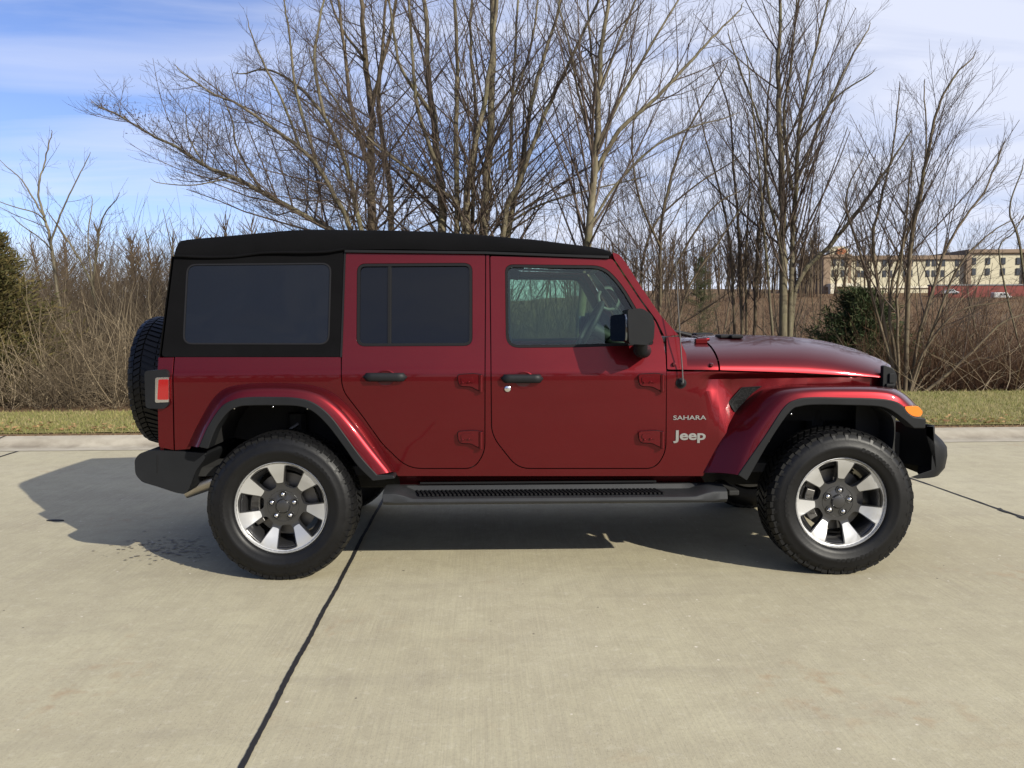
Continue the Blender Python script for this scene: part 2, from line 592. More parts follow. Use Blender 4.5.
joint('road_joint', [(3.72, 3.0, 0), (3.56, 5.62, 0), (3.47, 6.98, 0), (3.36, 8.96, 0)], .010, M['tar'], 2)
joint('road_joint', [(3.60, 5.05, 0), (3.575, 5.35, 0), (3.56, 5.62, 0), (3.54, 5.9, 0)], .022, M['tar'], 9, jit=1.4, lift=.006)
joint('road_joint', [(-5.05, 3.0, 0), (-5.3, 8.4, 0), (-5.345, 8.95, 0)], .016, M['tar'], 3)
for x0 in (-5.06, -.78, 3.66):
    p = kerb_line(x0 - .02, 0)
    joint('curb_joint', p, .013, M['tar'], 4 + int(x0))
for yy, x0, x1 in ((6.42, 3.0, 3.43), (1.9, 3.66, 12), (6.36, -60, -5.2)):
    joint('road_joint', [RM @ Vector((x0, yy, 0)), RM @ Vector(((x0 + x1) / 2, yy, 0)), RM @ Vector((x1, yy, 0))], .0035, M['tar'], 6, step=.2)

# damp spatter behind the rear wheel
M['damp'] = pbr('damp_spot', (.17, .145, .105), .6)
rj = random.Random(5)
bm = bmesh.new()
for i in range(150):
    px, py = rj.gauss(168, 26), 549 + rj.gauss(0, 6) - .02 * (i % 7)
    p = ground_pt(px, py)
    r = rj.uniform(.004, .013)
    n = 7
    vv = [bm.verts.new(p + Vector((r * rj.uniform(.9, 1.8) * math.cos(a), r * rj.uniform(.5, .9) * math.sin(a), .004 + .00001 * i))) for a in [2 * PI * q / n for q in range(n)]]
    bm.faces.new(vv)
damp = fin('damp_spatter', bm, M['damp'], None, 0, recalc=False)
tag(damp, 'dark damp spatter on the concrete behind the rear wheel', 'damp spots', kind='stuff')
# a smear of tar lying at the edge of the shadow
bm = bmesh.new()
ps = [ground_pt(px, py, .0) for px, py in ((46, 521), (50, 520.3), (56, 520.1), (63, 520.3), (64.5, 520.9), (58, 521.5), (50, 521.4))]
up_, dn_ = [], []
for p in ps:
    up_.append(bm.verts.new(p + Vector((0, 0, .007))))
    dn_.append(bm.verts.new(p))
bm.faces.new(up_)
for i in range(len(ps)):
    bm.faces.new((dn_[i], dn_[(i + 1) % len(ps)], up_[(i + 1) % len(ps)], up_[i]))
cr = fin('tar_patch', bm, M['tar'], None, .004)
tag(cr, 'small black tar patch lying on the concrete at the edge of the shadow', 'tar patch')

# ------------------------------------------------------------------ grass on the verge
class Soup:
    """collects many small faces fast"""
    def __init__(s):
        s.v, s.f = [], []
    def build(s, name, mat, parent=None, smo=False):
        me = bpy.data.meshes.new(name)
        me.from_pydata(s.v, [], s.f)
        if smo:
            me.polygons.foreach_set('use_smooth', [True] * len(me.polygons))
        me.update()
        return obj(name, me, mat, parent)

def leafy(name, cols, rough=.8, trans=.25, scale=3.0, spec=.2):
    m, t, o = mat_new(name)
    k = NT(t)
    co = k.n('ShaderNodeTexCoord').outputs['Object']
    isl = k.n('ShaderNodeNewGeometry').outputs['Random Per Island']
    f = k.math('ADD', k.math('MULTIPLY', k.noise(co, scale, 4, .6), .75), k.math('MULTIPLY', isl, .5))
    c = k.ramp(f, [(.25 + .6 * i / (len(cols) - 1), q) for i, q in enumerate(cols)])
    b = k.n('ShaderNodeBsdfPrincipled', {'Base Color': c, 'Roughness': rough, 'Specular IOR Level': spec}).outputs[0]
    if trans:
        tr = k.n('ShaderNodeBsdfTranslucent', {0: c}).outputs[0]
        b = k.n('ShaderNodeMixShader', {0: trans, 1: b, 2: tr}).outputs[0]
    t.links.new(b, o.inputs[0])
    return m
M['grass'] = leafy('winter_grass', [(.40, .31, .15), (.30, .265, .105), (.22, .225, .075), (.17, .19, .058), (.42, .34, .18)], .75, .3, .9)
bm = bmesh.new()
loft(bm, [[(x, y if y < 11 else verge_far(x) + (y - 12), terrain(x, y if y < 11 else verge_far(x) + (y - 12)) + .012) for x in [-60 + 1.5 * i for i in range(81)]] for y in (CURB + .42, CURB + .8, CURB + 1.2, CURB + 1.6, 12.0, 12.3)])
turf = fin('grass_verge', bm, leafy('turf_base', [(.30, .235, .115), (.21, .195, .07), (.26, .21, .10)], .95, 0, 1.2), None, 0, 60)
turf.matrix_world = RM
structure(turf)
S = Soup()
rj = random.Random(21)
for i in range(90000):
    x = rj.uniform(-13, 13)
    y = CURB + .40 + (verge_far(x) + .25 - CURB - .4) * rj.random() ** 1.25
    z = terrain(x, y) + .01
    if y < CURB + .47:
        z = .095
    p = RM @ Vector((x, y, z))
    h = rj.uniform(.018, .055) * (1.5 if rj.random() < .05 else 1)
    a = rj.uniform(0, PI)
    w = rj.uniform(.004, .008)
    dx, dy = math.cos(a) * w, math.sin(a) * w
    lx, ly = rj.gauss(0, .026), rj.gauss(0, .026)
    n = len(S.v)
    S.v += [(p.x - dx, p.y - dy, p.z - .01), (p.x + dx, p.y + dy, p.z - .01), (p.x + lx, p.y + ly, p.z + h)]
    S.f.append((n, n + 1, n + 2))
gr = S.build('grass', M['grass'])
tag(gr, 'short patchy winter grass on the verge behind the kerb', 'grass', kind='stuff')
# dead leaves lying along the kerb
M['leaf'] = leafy('dead_leaf', [(.30, .17, .07), (.38, .25, .12), (.20, .11, .05)], .7, .15, 5)
S = Soup()
for i in range(1500):
    x = rj.uniform(-12, 13)
    dense = 1 if (4.2 < x < 8.5 or -7.5 < x < -4) else .35
    if rj.random() > dense:
        continue
    y = CURB + .46 + abs(rj.gauss(0, .28))
    p = RM @ Vector((x, y, terrain(x, y) + rj.uniform(.02, .05)))
    a, s = rj.uniform(0, 6.3), rj.uniform(.015, .04)
    n = len(S.v)
    for t, rr in ((0, 1.3), (1.3, .6), (PI, 1.2), (4.8, .6)):
        S.v.append((p.x + s * rr * math.cos(a + t), p.y + s * rr * math.sin(a + t), p.z + rj.uniform(-.012, .02)))
    S.f.append((n, n + 1, n + 2, n + 3))
lv = S.build('dead_leaves', M['leaf'])
tag(lv, 'brown dead leaves caught in the grass along the kerb', 'leaves', kind='stuff')

# ------------------------------------------------------------------ hotel on the far rise
M['stucco'] = pbr('cream_stucco', (.47, .43, .31), .9, var=.08, vscale=.4)
M['brown'] = pbr('brown_stucco', (.20, .145, .10), .9, var=.1, vscale=.4)
M['pale'] = pbr('pale_trim_stucco', (.58, .54, .43), .9)
M['window'] = pbr('dark_window', (.035, .04, .045), .15, spec=.6)
M['brick'] = pbr('red_brick_wall', (.17, .042, .035), .9, var=.15, vscale=.6)
M['roofing'] = pbr('grey_roofing', (.16, .16, .165), .8)
M['orange'] = pbr('orange_sign', (.42, .14, .05), .5)
HD = 172.0
def hx(px): return (px - 512) / FPX * HD
def hz(py, px=920):
    return at(px, py, HD).z
HOTEL = empty('hotel', (at(880, 292, HD).x, HD + 9, hz(294)))
tag(HOTEL, 'long cream and brown hotel with rows of dark windows on the far rise', 'hotel')
HL = HOTEL.location.copy()
def hb(name, mat, boxes, parent=HOTEL, bev=0):
    """boxes: (px0, px1, py_top, py_bottom, y_front, depth)"""
    bm = bmesh.new()
    for x0, x1, y0, y1, yf, dp in boxes:
        a, b_, zt_, zb_ = hx(x0), hx(x1), hz(y0), hz(y1)
        box(bm, ((a + b_) / 2 - HL.x, HD + yf + dp / 2 - HL.y, (zt_ + zb_) / 2 - HL.z), (b_ - a, dp, zt_ - zb_))
    return fin(name, bm, mat, parent, bev)
for q in ((843, 962, 259, 294, 0, 16), (964, 1030, 253, 294, -.5, 16.5), (822, 842, 258, 294, -2, 17)):
    hb('wall', M['stucco'], [q])
for q in ((817, 824, 256, 294, -2.6, 15), (842, 848, 258, 294, -.6, 12), (961, 966, 252, 294, -.9, 12), (1017, 1100, 252, 294, -1.0, 16)):
    hb('brown_pier', M['brown'], [q])
for q in ((842, 963, 255.5, 259.5, -.6, 17), (962, 1100, 250, 253.5, -1.2, 18), (816, 844, 255, 258, -2.9, 18)):
    hb('parapet', M['brown'], [q])
for q in ((820, 848, 284, 287, -5, 6), (848, 963, 286, 288, -.4, .6)):
    hb('ledge', M['pale'], [q])
for q in ((820, 823.5, 287, 294, -5, 1.2), (842, 845, 287, 294, -5, 1.2)):
    hb('portico_column', M['pale'], [q])
bm = bmesh.new()
ga, gb = hx(823) - HL.x, hx(841) - HL.x
gz = [hz(q) - HL.z for q in (257, 249.5, 247)]
pts = [(ga, gz[0]), (gb, gz[0]), (gb, gz[1]), ((ga + gb) / 2 + 1, gz[2]), ((ga + gb) / 2 - 1, gz[2]), (ga, gz[1])]
sheet(pts, (), (), (), lambda x, z, t: (x, HD - 2.4 - HL.y + 2.0 * t, z), bm)
hb_g = fin('gable', bm, M['stucco'], HOTEL)
bm = bmesh.new()
cx, cz = hx(833.5) - HL.x, hz(252.4) - HL.z
sheet([(cx + 1.0 * math.cos(a) * (1 + .15 * math.cos(3 * a)), cz + .72 * math.sin(a)) for a in [2 * PI * q / 18 for q in range(18)]], (), (), (), lambda x, z, t: (x, HD - 2.75 - HL.y + .3 * t, z), bm)
fin('sign', bm, M['orange'], hb_g)
for px in (828, 837, 856, 861, 882, 888, 903, 908, 925, 931, 940, 954, 969, 983, 998, 1013):
    for py in ((263, 273.5) if px < 962 else (261.5, 272)):
        if px < 842 and py < 262:
            continue
        yf = -.75 if px > 962 else (-2.12 if px < 842 else -.12)
        wd = hb('window', M['window'], [(px - 1.9, px + 1.9, py - 3.2, py + 3.4, yf, .3)])
M['glasspane'] = M['window']
# brick retaining wall and the vehicles parked above the slope
RW = empty('retaining_wall', (hx(960), 158, hz(297)))
tag(RW, 'low dark red brick wall below the hotel', 'wall')
bm = bmesh.new()
box(bm, (4, 0, 0), (36, .8, 2.6))
fin('brickwork', bm, M['brick'], RW)
bm = bmesh.new()
box(bm, (4, 0, 1.4), (36.2, 1.1, .24))
fin('coping', bm, M['roofing'], RW)
RW.location.z = at(940, 292.5, 158).z
def small_car(name, label, px, py, dist, col, van=False):
    g = at(px, py, dist)
    c = empty(name, g)
    tag(c, label, 'van' if van else 'car')
    m = pbr('car_' + name, col, .3, coat=1)
    bm = bmesh.new()
    o = [(-2.1, .35), (2.1, .35), (2.15, .75), (1.3, .95), (.6, 1.45), (-1.0, 1.45), (-1.8, .98), (-2.15, .8)] if not van else [(-2.4, .4), (2.4, .4), (2.45, 1.0), (1.7, 1.25), (1.2, 2.0), (-2.35, 2.05), (-2.45, 1.0)]
    sheet(o, (), (), (), lambda x, z, t: (x, -.85 + 1.7 * t, z), bm)
    fin('car_body', bm, m, c, .12, 34, 3)
    wz = (.98, 1.36) if not van else (1.25, 1.8)
    for sx in ((-.85, -.1), (.0, .75)):
        bm = bmesh.new()
        sheet([(sx[0], wz[0]), (sx[1], wz[0]), (sx[1] - .1, wz[1]), (sx[0] + .06, wz[1])], (), (), (), lambda x, z, t: (x, -.862 + .01 * t, z), bm)
        fin('window', bm, M['window'], c)
    for x in (-1.35, 1.35):
        for y in (-.80, .80):
            bm = bmesh.new()
            lathe(bm, [(0, -.1), (.2, -.1), (.22, -.11), (.33, -.1), (.33, .1), (0, .1)], 20)
            w = fin('wheel', bm, M['tyre'], c)
            w.location = (x, y, .33)
    c.scale = (.68, .68, .72)
small_car('parked_van', 'small white parked van in front of the red brick wall', 1001, 300.5, 150, (.42, .42, .41), True)
small_car('parked_car', 'silver parked car showing over the brick wall below the hotel', 950, 294.8, 156, (.30, .32, .34))
# pale house half hidden beyond the thicket
WH = empty('house', at(143, 294, 85))
WH.scale = (.75, .75, .42)
tag(WH, 'white house showing through the twigs of the left thicket', 'house')
bm = bmesh.new()
box(bm, (0, 0, 1.3), (6.5, 5, 2.2))
fin('wall', bm, pbr('white_siding', (.62, .61, .58), .8), WH)
bm = bmesh.new()
sheet([(-2.9, 2.4), (2.9, 2.4), (0, 3.2)], (), (), (), lambda y, z, t: (-3.5 + 7 * t, y, z), bm)
fin('roof', bm, M['roofing'], WH)
for dx in (-2, 0, 2):
    bm = bmesh.new()
    box(bm, (dx, -2.52, 1.5), (.9, .06, 1.1))
    fin('window', bm, M['window'], WH)
# ------------------------------------------------------------------ the car
CAR = empty('off_road_suv', (.263, 5.25, 0))
CAR.rotation_euler = (0, 0, R_(1.0))
tag(CAR, 'dark red four door off road suv with black soft top parked on the concrete road', 'suv')
_cm = Matrix.Translation((.263, 5.25, 0)) @ Matrix.Rotation(R_(1.0), 4, 'Z')
_ci = _cm.inverted()
_cl = _ci @ CPOS
def L(px, py, y):
    """side-view sighting of the photograph -> car coordinates on the plane y"""
    d = CROT @ Vector(((px - 512) / FPX, -(py - 384) / FPX, -1))
    dl = _ci.to_3x3() @ d
    t = (y - _cl.y) / dl.y
    p = _cl + dl * t
    return p.x, p.z

_prof = [(.30, .775), (.52, .79), (.75, .801), (1.085, .803), (1.105, .8015), (1.125, .795), (1.2, .777), (1.25, .765), (1.80, .668), (2, .63)]
def half_w(z):
    for (a, p), (b, q) in zip(_prof, _prof[1:]):
        if z <= b:
            return p + (q - p) * max(0, (z - a)) / (b - a)
    return _prof[-1][1]
def sm(t):
    t = max(0, min(1, t))
    return t * t * (3 - 2 * t)
def taper(x, z):
    t = x - (.735 + (1.075 - min(z, 1.075)) * .75)
    if t <= 0:
        return 0
    k = sm((1.10 - z) / .05)
    return .045 * sm(t / .10) * k + .115 * max(0, (x - .80) / 1.0)
def side_y(x, z):
    return -half_w(z) + taper(x, z)

def U(pts, yf=side_y):
    """pixel outline -> (x, z), on the surface yf (a number or a function)"""
    o = []
    for p in pts:
        y = -.8 if callable(yf) else yf
        for _ in range(5 if callable(yf) else 1):
            x, z = L(p[0], p[1], y)
            if callable(yf):
                y = yf(x, z)
        o.append((x, z))
    return o

ZC = [.6, .75, .9, 1.0, 1.06, 1.085, 1.095, 1.105, 1.115, 1.125, 1.16, 1.2, 1.25, 1.4, 1.55, 1.7]
def panel(name, out, mat, parent=CAR, holes=(), yf=side_y, thick=.012, off=0.0, bev=.003, cu=(), cv=ZC, raw=False, seg=2):
    if not raw:
        out = U(out, yf)
        holes = [U(h, yf) for h in holes]
    g = yf if callable(yf) else (lambda x, z: yf)
    bm = sheet(out, holes, cu, cv if callable(yf) else (), lambda x, z, t: (x, g(x, z) - off + thick * t, z))
    return fin(name, bm, mat, parent, bev, 30, seg)

def mirror(o, parent=None):
    """the same part on the other flank of the car (and its own parts)"""
    c = o.copy()
    if o.data:
        c.data = o.data.copy()
        c.data.transform(Matrix.Scale(-1, 4, (0, 1, 0)))
        c.data.flip_normals()
    c.location = (o.location.x, -o.location.y, o.location.z)
    COL.objects.link(c)
    c.parent = parent or o.parent
    for ch in [q for q in bpy.data.objects if q.parent == o]:
        mirror(ch, c)
    return c

XF = [.74 + .04 * i for i in range(28)]

# --- body side skin: quarter, pillar, sill and front wing in one pressing
door_r = rnd([(345.3, 252.5, 3), (485.2, 254.6, 2), (484.6, 360), (484.4, 452, 14), (474, 468.0, 12), (408, 468.0, 14), (383, 444, 6), (363, 416, 6), (344.5, 392, 8), (341.8, 381, 5), (341.9, 357)], 6)
door_f = rnd([(490.4, 256, 2), (612.5, 259.2, 2), (640, 300.6), (655.5, 322), (663, 340), (665.6, 356), (665.4, 452, 12), (655, 468.0, 12), (518, 468.0, 12), (496.5, 441, 8), (492, 430, 8), (491.4, 360)], 6)
def inset(pts, d):
    c = Vector((sum(p[0] for p in pts) / len(pts), sum(p[1] for p in pts) / len(pts)))
    o = []
    n = len(pts)
    area = sum(pts[i][0] * pts[(i + 1) % n][1] - pts[(i + 1) % n][0] * pts[i][1] for i in range(n))
    sg = 1 if area > 0 else -1
    for i in range(n):
        a, b, e = (Vector(pts[(i + j) % n]) for j in (-1, 0, 1))
        t = (e - a)
        nn = Vector((-t.y, t.x)).normalized() * sg
        q = b + nn * d
        o.append((q.x, q.y))
    return o
_ro = [p for p in inset(door_r, -1.0)][::-1]
_fo = [p for p in inset(door_f, -1.0)][::-1]
side_out = [(175, 357.2), (340.7, 357.2)] + [p for p in _ro if p[1] > 358 and p[0] < 483] + [p for p in _ro if p[0] >= 483 and p[1] > 300] + [(486.2, 255),
            (489.2, 255)] + [p for p in _fo if p[0] < 500 and p[1] > 300] + [p for p in _fo if p[0] >= 500 and p[1] > 400] + [(666.8, 371.6),
            (720, 371.6), (760, 372.7), (800, 374), (850, 376.6), (881, 378.6), (884, 391), (835, 391), (776, 391), (757, 396), (739, 414), (718, 445), (703, 476),
            (640, 476), (398, 476), (380, 452), (361, 426), (346, 408), (330, 396), (310, 390), (275, 388), (246, 389), (229, 393), (215, 403), (202, 424), (190, 449), (175, 450)]
body = panel('body', side_out, M['paint'], cu=XF, thick=.015)
structural = [body]
corner = panel('corner_panel', rnd([(158.5, 357.6, 4), (173.6, 357.4), (173.6, 450), (158.5, 447, 3)]), M['paint'])
sill = panel('sill', [(398, 474), (700, 474), (706, 485), (400, 485)], M['paint'], yf=lambda x, z: -.780 + (.578 - z) * .7, thick=.05, bev=.004, cv=[.5, .53, .56])
# dark backing that closes the shut lines
backing = panel('door_jamb', [(168, 360), (345, 360), (345, 256), (608, 262), (660, 340), (670, 374), (700, 380), (722, 396), (700, 470), (400, 474), (380, 440), (340, 385), (300, 372), (240, 372), (200, 390), (180, 440), (168, 440)],
                M['rubber'], holes=[rnd([(360, 264, 6), (469, 264, 6), (469, 345, 6), (360, 345, 6)]), rnd([(506, 266, 6), (600, 266, 10), (646, 344, 6), (506, 346, 8)])], off=-.018, thick=.012, bev=0)
window_r = rnd([(357, 263.5, 9), (472.5, 262.8, 9), (472.5, 346, 9), (356.3, 346.5, 9)], 6)
rear_door = panel('rear_door', door_r, M['paint'], holes=[window_r], thick=.03)
window_f = rnd([(504.8, 264.2, 9), (604, 265.3, 14), (622, 284, 14), (642, 318), (655, 345, 6), (575, 347.4), (505.8, 348, 14)], 6)
front_door = panel('front_door', door_f, M['paint'], holes=[window_f], thick=.03)
for door, win, gmat in ((rear_door, window_r, M['glass_tint']), (front_door, window_f, M['glass_clear'])):
    wi = inset(win, 3.0)
    panel('window_seal', inset(win, .35), M['trim'], door, holes=[wi], off=-.002, thick=.022, bev=.003)
    panel('window_glass', inset(win, 2.6), gmat, door, off=-.014, thick=.004, bev=0)
panel('window_bar', [(387.6, 266), (391.2, 266), (391.0, 344), (387.4, 344)], M['trim'], rear_door, off=-.004, thick=.016, bev=.002)

def handle(door, x0, x1, y):
    xc = (x0 + x1) / 2
    bm = bmesh.new()
    pts = U([(x0 + (x1 - x0) * t, y) for t in [i / 14 for i in range(15)]], -.84)
    n = len(pts)
    rows = []
    for i, (x, z) in enumerate(pts):
        t = i / (n - 1)
        e = 4 * t * (1 - t)
        hh = .024 * min(1, (1 - (2 * t - 1) ** 8) ** .5 + .12)
        bow = -.825 - .022 * min(1, e * 2.2)
        th = .016
        rows.append([(x, bow + th * (1 - math.cos(a)) * .9, z + hh * math.sin(a)) for a in [2 * PI * k / 14 for k in range(14)]])
    loft(bm, rows, True)
    bmesh.ops.contextual_create(bm, geom=[])
    bmesh.ops.holes_fill(bm, edges=[e for e in bm.edges if len(e.link_faces) == 1])
    h = fin('door_handle', bm, M['plastic'], door, 0, 60)
    # bowl pressed behind the handle
    bm = bmesh.new()
    x, z = U([(xc + 1, y + 1)], -.805)[0]
    rows = []
    for r, dy in ((.056, -.0012), (.050, -.0035), (.044, -.002)):
        rows.append([(x + 1.02 * r * math.cos(a), -.8035 + dy, z + .84 * r * math.sin(a)) for a in [2 * PI * k / 28 for k in range(28)]])
    loft(bm, rows, True)
    fin('handle_cup', bm, M['paint'], door, 0, 60)
    bm = bmesh.new()
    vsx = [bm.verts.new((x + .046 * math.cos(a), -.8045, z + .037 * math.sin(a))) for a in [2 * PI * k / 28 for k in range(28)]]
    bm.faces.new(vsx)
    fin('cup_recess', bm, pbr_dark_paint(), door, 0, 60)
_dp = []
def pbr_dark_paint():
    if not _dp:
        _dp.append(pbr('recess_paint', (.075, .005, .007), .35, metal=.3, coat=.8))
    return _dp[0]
handle(rear_door, 362.5, 406.5, 377.3)
handle(front_door, 501, 543.5, 378.8)
bm = bmesh.new()
x, z = U([(507.6, 388.8)], -.81)[0]
lathe(bm, [(.0, -.012), (.011, -.012), (.0165, -.009), (.0185, -.001), (.0185, .01)], 20)
lk = fin('door_lock', bm, M['chrome'], front_door, 0, 40)
lk.location = (x, -.802, z)

def hinge(door, x0, x1, y0, y1):
    """strap hinge: raised plate with a raised knuckle towards the shut line"""
    o = rnd([(x0, y0 + 1, 3), (x1 - 8, y0, 2), (x1, y0 + 1.5, 1), (x1, y1 + 2.5, 1), (x1 - 6, y1 + .5, 2), (x0 + 14, y1 - 2.5, 3), (x0 + 1.5, y1 - 3, 4)])
    panel('hinge_shade_plate', inset(o, -.7), M['rubber'], door, yf=-.806, thick=.006, bev=0)  # dark, slightly larger plate that paints the shade around the hinge
    h = panel('door_hinge', o, M['paint'], door, yf=-.826, thick=.024, bev=.007, seg=3)
    p = panel('hinge_cover', rnd([(x0 + 3.6, y0 + 3.4, 2), (x1 - 10, y0 + 3, 1.5), (x1 - 8, y1 - 6, 2), (x1 - 12, y1 - 6.5, 1), (x1 - 14, y1 - 7.5, 1), (x0 + 8, y1 - 6, 2), (x0 + 3.6, y1 - 7, 2)]), M['paint'], door, yf=-.832, thick=.012, bev=.003)
    xa, za = U([(x1 - 1.5, y0 + 1)], -.82)[0]
    xb, zb = U([(x1 - 1.5, y1 + 3)], -.82)[0]
    bm = bmesh.new()
    tube(bm, [(xa, -.822, za), (xb, -.822, zb)], .013, 10)
    fin('hinge_pin', bm, M['paint'], door, .002, 40)
    for dx, dz in ((-.066, -.038), (-.10, -.042)):
        bm = bmesh.new()
        tube(bm, [(xa + dx, -.828, za + dz), (xa + dx, -.837, za + dz)], .006, 8)
        fin('hinge_bolt', bm, M['paint'], door, .002, 40)
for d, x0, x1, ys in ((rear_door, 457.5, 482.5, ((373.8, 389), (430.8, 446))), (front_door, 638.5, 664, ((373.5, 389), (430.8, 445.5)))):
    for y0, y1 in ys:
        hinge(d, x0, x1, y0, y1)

# --- lettering on the front wing
def letters(name, txt, x0, x1, y0, y1, mat, bold=.0, sy=-.8, ext=.004):
    cu = bpy.data.curves.new(name, 'FONT')
    cu.body = txt
    cu.size = 1
    cu.extrude = .02
    cu.offset = bold
    cu.resolution_u = 4
    to = bpy.data.objects.new(name, cu)
    COL.objects.link(to)
    bpy.context.view_layer.update()
    me = bpy.data.meshes.new_from_object(to.evaluated_get(bpy.context.evaluated_depsgraph_get()))
    bpy.data.objects.remove(to)
    co = np.empty(len(me.vertices) * 3)
    me.vertices.foreach_get('co', co)
    co = co.reshape(-1, 3)
    lo, hi = co.min(0), co.max(0)
    (xa, za), (xb, zb) = U([(x0, y1), (x1, y0)], sy)
    new = np.empty_like(co)
    new[:, 0] = xa + (co[:, 0] - lo[0]) / (hi[0] - lo[0]) * (xb - xa)
    new[:, 2] = za + (co[:, 1] - lo[1]) / (hi[1] - lo[1]) * (zb - za)
    new[:, 1] = sy - .001 - ext * (co[:, 2] - lo[2]) / (hi[2] - lo[2])
    # keep it lying on the panel
    for i in range(len(new)):
        new[i, 1] += side_y(new[i, 0], new[i, 2]) - sy
    me.vertices.foreach_set('co', new.ravel())
    me.update()
    return obj(name, me, mat, CAR)
letters('model_badge', 'SAHARA', 673, 706, 415.2, 419.8, M['badge'], .012)
letters('maker_badge', 'Jeep', 673, 705.5, 430, 443, M['badge'], .028)

# --- aerial
(xa, za), = U([(681, 383.2)], -.803)
bm = bmesh.new()
lathe(bm, [(0, -.030), (.008, -.028), (.014, -.016), (.022, -.010), (.0225, -.006), (.029, -.005), (.030, .004)], 22)
ab = fin('antenna_base', bm, M['plastic'], CAR, 0, 40)
ab.location = (xa, -.803, za)
bm = bmesh.new()
xb, zb = L(675.8, 258, -.80)
tube(bm, [(xa + .004, -.83, za + .004), (xa + .002, -.828, za + .06), ((xa + xb) / 2, -.815, (za + zb) / 2), (xb, -.80, zb)], [.005, .0036, .0030, .0024], 8)
fin('antenna', bm, M['steel'], CAR, 0, 60)

# --- scuttle and bonnet
def cap_panel(name, xs, z0f, zcf, wf, xmap=None, n=18, mat=None, thick=.0):
    bm = bmesh.new()
    rows = []
    for s in xs:
        r = []
        for k in range(-n, n + 1):
            u = math.sin(k / n * PI / 2)
            y = u * wf(s)
            x = xmap(s, y) if xmap else s
            sh = max(0, 1 - abs(u) ** 3.0) ** .56
            r.append((x, y, z0f(s) + (zcf(s) - z0f(s)) * sh))
        r.insert(0, (r[0][0], r[0][1] + .02, r[0][2] - .004))
        r.append((r[-1][0], r[-1][1] - .02, r[-1][2] - .004))
        rows.append(r)
    loft(bm, rows)
    return fin(name, bm, mat or M['paint'], CAR, 0, 40)
def lin(x, pts):
    for (a, p), (b, q) in zip(pts, pts[1:]):
        if x <= b:
            return p + (q - p) * (x - a) / (b - a)
    return pts[-1][1]
X_C0 = U([(668, 360)])[0][0]
X_C1 = U([(717.8, 360)])[0][0]
X_H0 = U([(719.6, 360)])[0][0]
def seam_w(x):
    return half_w(1.108) - taper(x, 1.108)
_seam = [U([(x, y)], lambda a, b: side_y(a, 1.108))[0] for x, y in ((664, 369.4), (719, 370), (760, 371.2), (800, 372.6), (850, 375.2), (882, 377.2))]
def seam_z(x):
    return lin(x, [(-9, _seam[0][1])] + _seam + [(9, _seam[-1][1])])
_top = [L(x, y, -.32) for x, y in ((640, 337.5), (719, 336.8), (760, 336.6), (800, 338.2), (830, 342.4), (860, 350.6), (880, 357.8), (890, 364), (895.5, 372), (896.5, 380))]
def top_z(x):
    return lin(x, [(-9, _top[0][1])] + _top + [(9, _top[-1][1])])
cap_panel('cowl', [X_C0 + (X_C1 - X_C0) * i / 6 for i in range(7)], seam_z, lambda x: top_z(x) - .004, seam_w)
X_H1 = 1.835
def hood_x(s, y):
    return X_H0 + s * (X_H1 + .235 * (1 - (abs(y) / .68) ** 2) - X_H0)
_hs = [i / 26 for i in range(27)]
def hood_top(s):
    return max(top_z(hood_x(s, .32)), hood_z0(s) + .002)
def hood_z0(s):
    return seam_z(X_H0 + s * (X_H1 - X_H0))
hood = cap_panel('hood', _hs + [1.0], hood_z0, hood_top, lambda s: seam_w(X_H0 + s * (X_H1 - X_H0)) + .002, hood_x)
# raised centre of the bonnet
bm = bmesh.new()
rows = []
for i in range(16):
    s = .04 + .86 * i / 15
    w = .40 - .10 * s
    h = .007 * sm(s * 6) * sm((1 - s) * 4)
    r = []
    for k in range(-8, 9):
        y = w * k / 8
        u = abs(y) / seam_w(X_H0 + s * (X_H1 - X_H0))
        z = hood_z0(s) + (hood_top(s) - hood_z0(s)) * (1 - u ** 3.0) ** .56
        r.append((hood_x(s, y), y, z - .003 + (h + .003) * sm((1 - abs(k) / 8) * 4)))
    rows.append(r)
loft(bm, rows)
fin('hood_bulge', bm, M['paint'], hood, 0, 40)
for sx, sy in ((.13, -.30), (.13, .30)):
    bm = bmesh.new()
    for dx in (0, .085):
        s = sx + dx * .6
        y = sy * (1 if dx == 0 else 1.12)
        box(bm, (hood_x(s, y), y, hood_top(s) + .002), (.075, .12, .022))
    fin('hood_vent', bm, M['plastic'], hood, .008, 40)
for y in (-.52, .52):
    bm = bmesh.new()
    x = X_C1 - .03
    box(bm, (x, y, top_z(x) - .02), (.07, .035, .03))
    tube(bm, [(x - .02, y, top_z(x) - .012), (x + .05, y, top_z(x) - .008)], .012, 8)
    fin('hood_hinge', bm, M['paint'], hood, .005, 40)
# rubber bonnet catch on each front corner
x, z = L(887.5, 377, -.66)
bm = bmesh.new()
x0, zt = L(881.5, 366, -.68)
x1, zb = L(894.5, 388, -.68)
loop = [(x0, zt), (x0 + .012, zt + .004), (x1 - .02, zt - .012), (x1, zt - .045), (x1 + .005, (zt + zb) / 2), (x1 - .004, zb + .012), (x1 - .015, zb), (x0 + .004, zb - .004), (x0, zb + .01)]
sheet(loop, (), (), (), lambda a, b, t: (a, -.70 + .035 * t, b), bm)
box(bm, ((x0 + x1) / 2 + .008, -.703, (zt + zb) / 2 - .005), (.03, .018, .055))
box(bm, ((x0 + x1) / 2 + .002, -.704, zb + .018), (.05, .018, .018))
catch = fin('hood_latch', bm, M['plastic'], CAR, .004, 40)
mirror(catch)
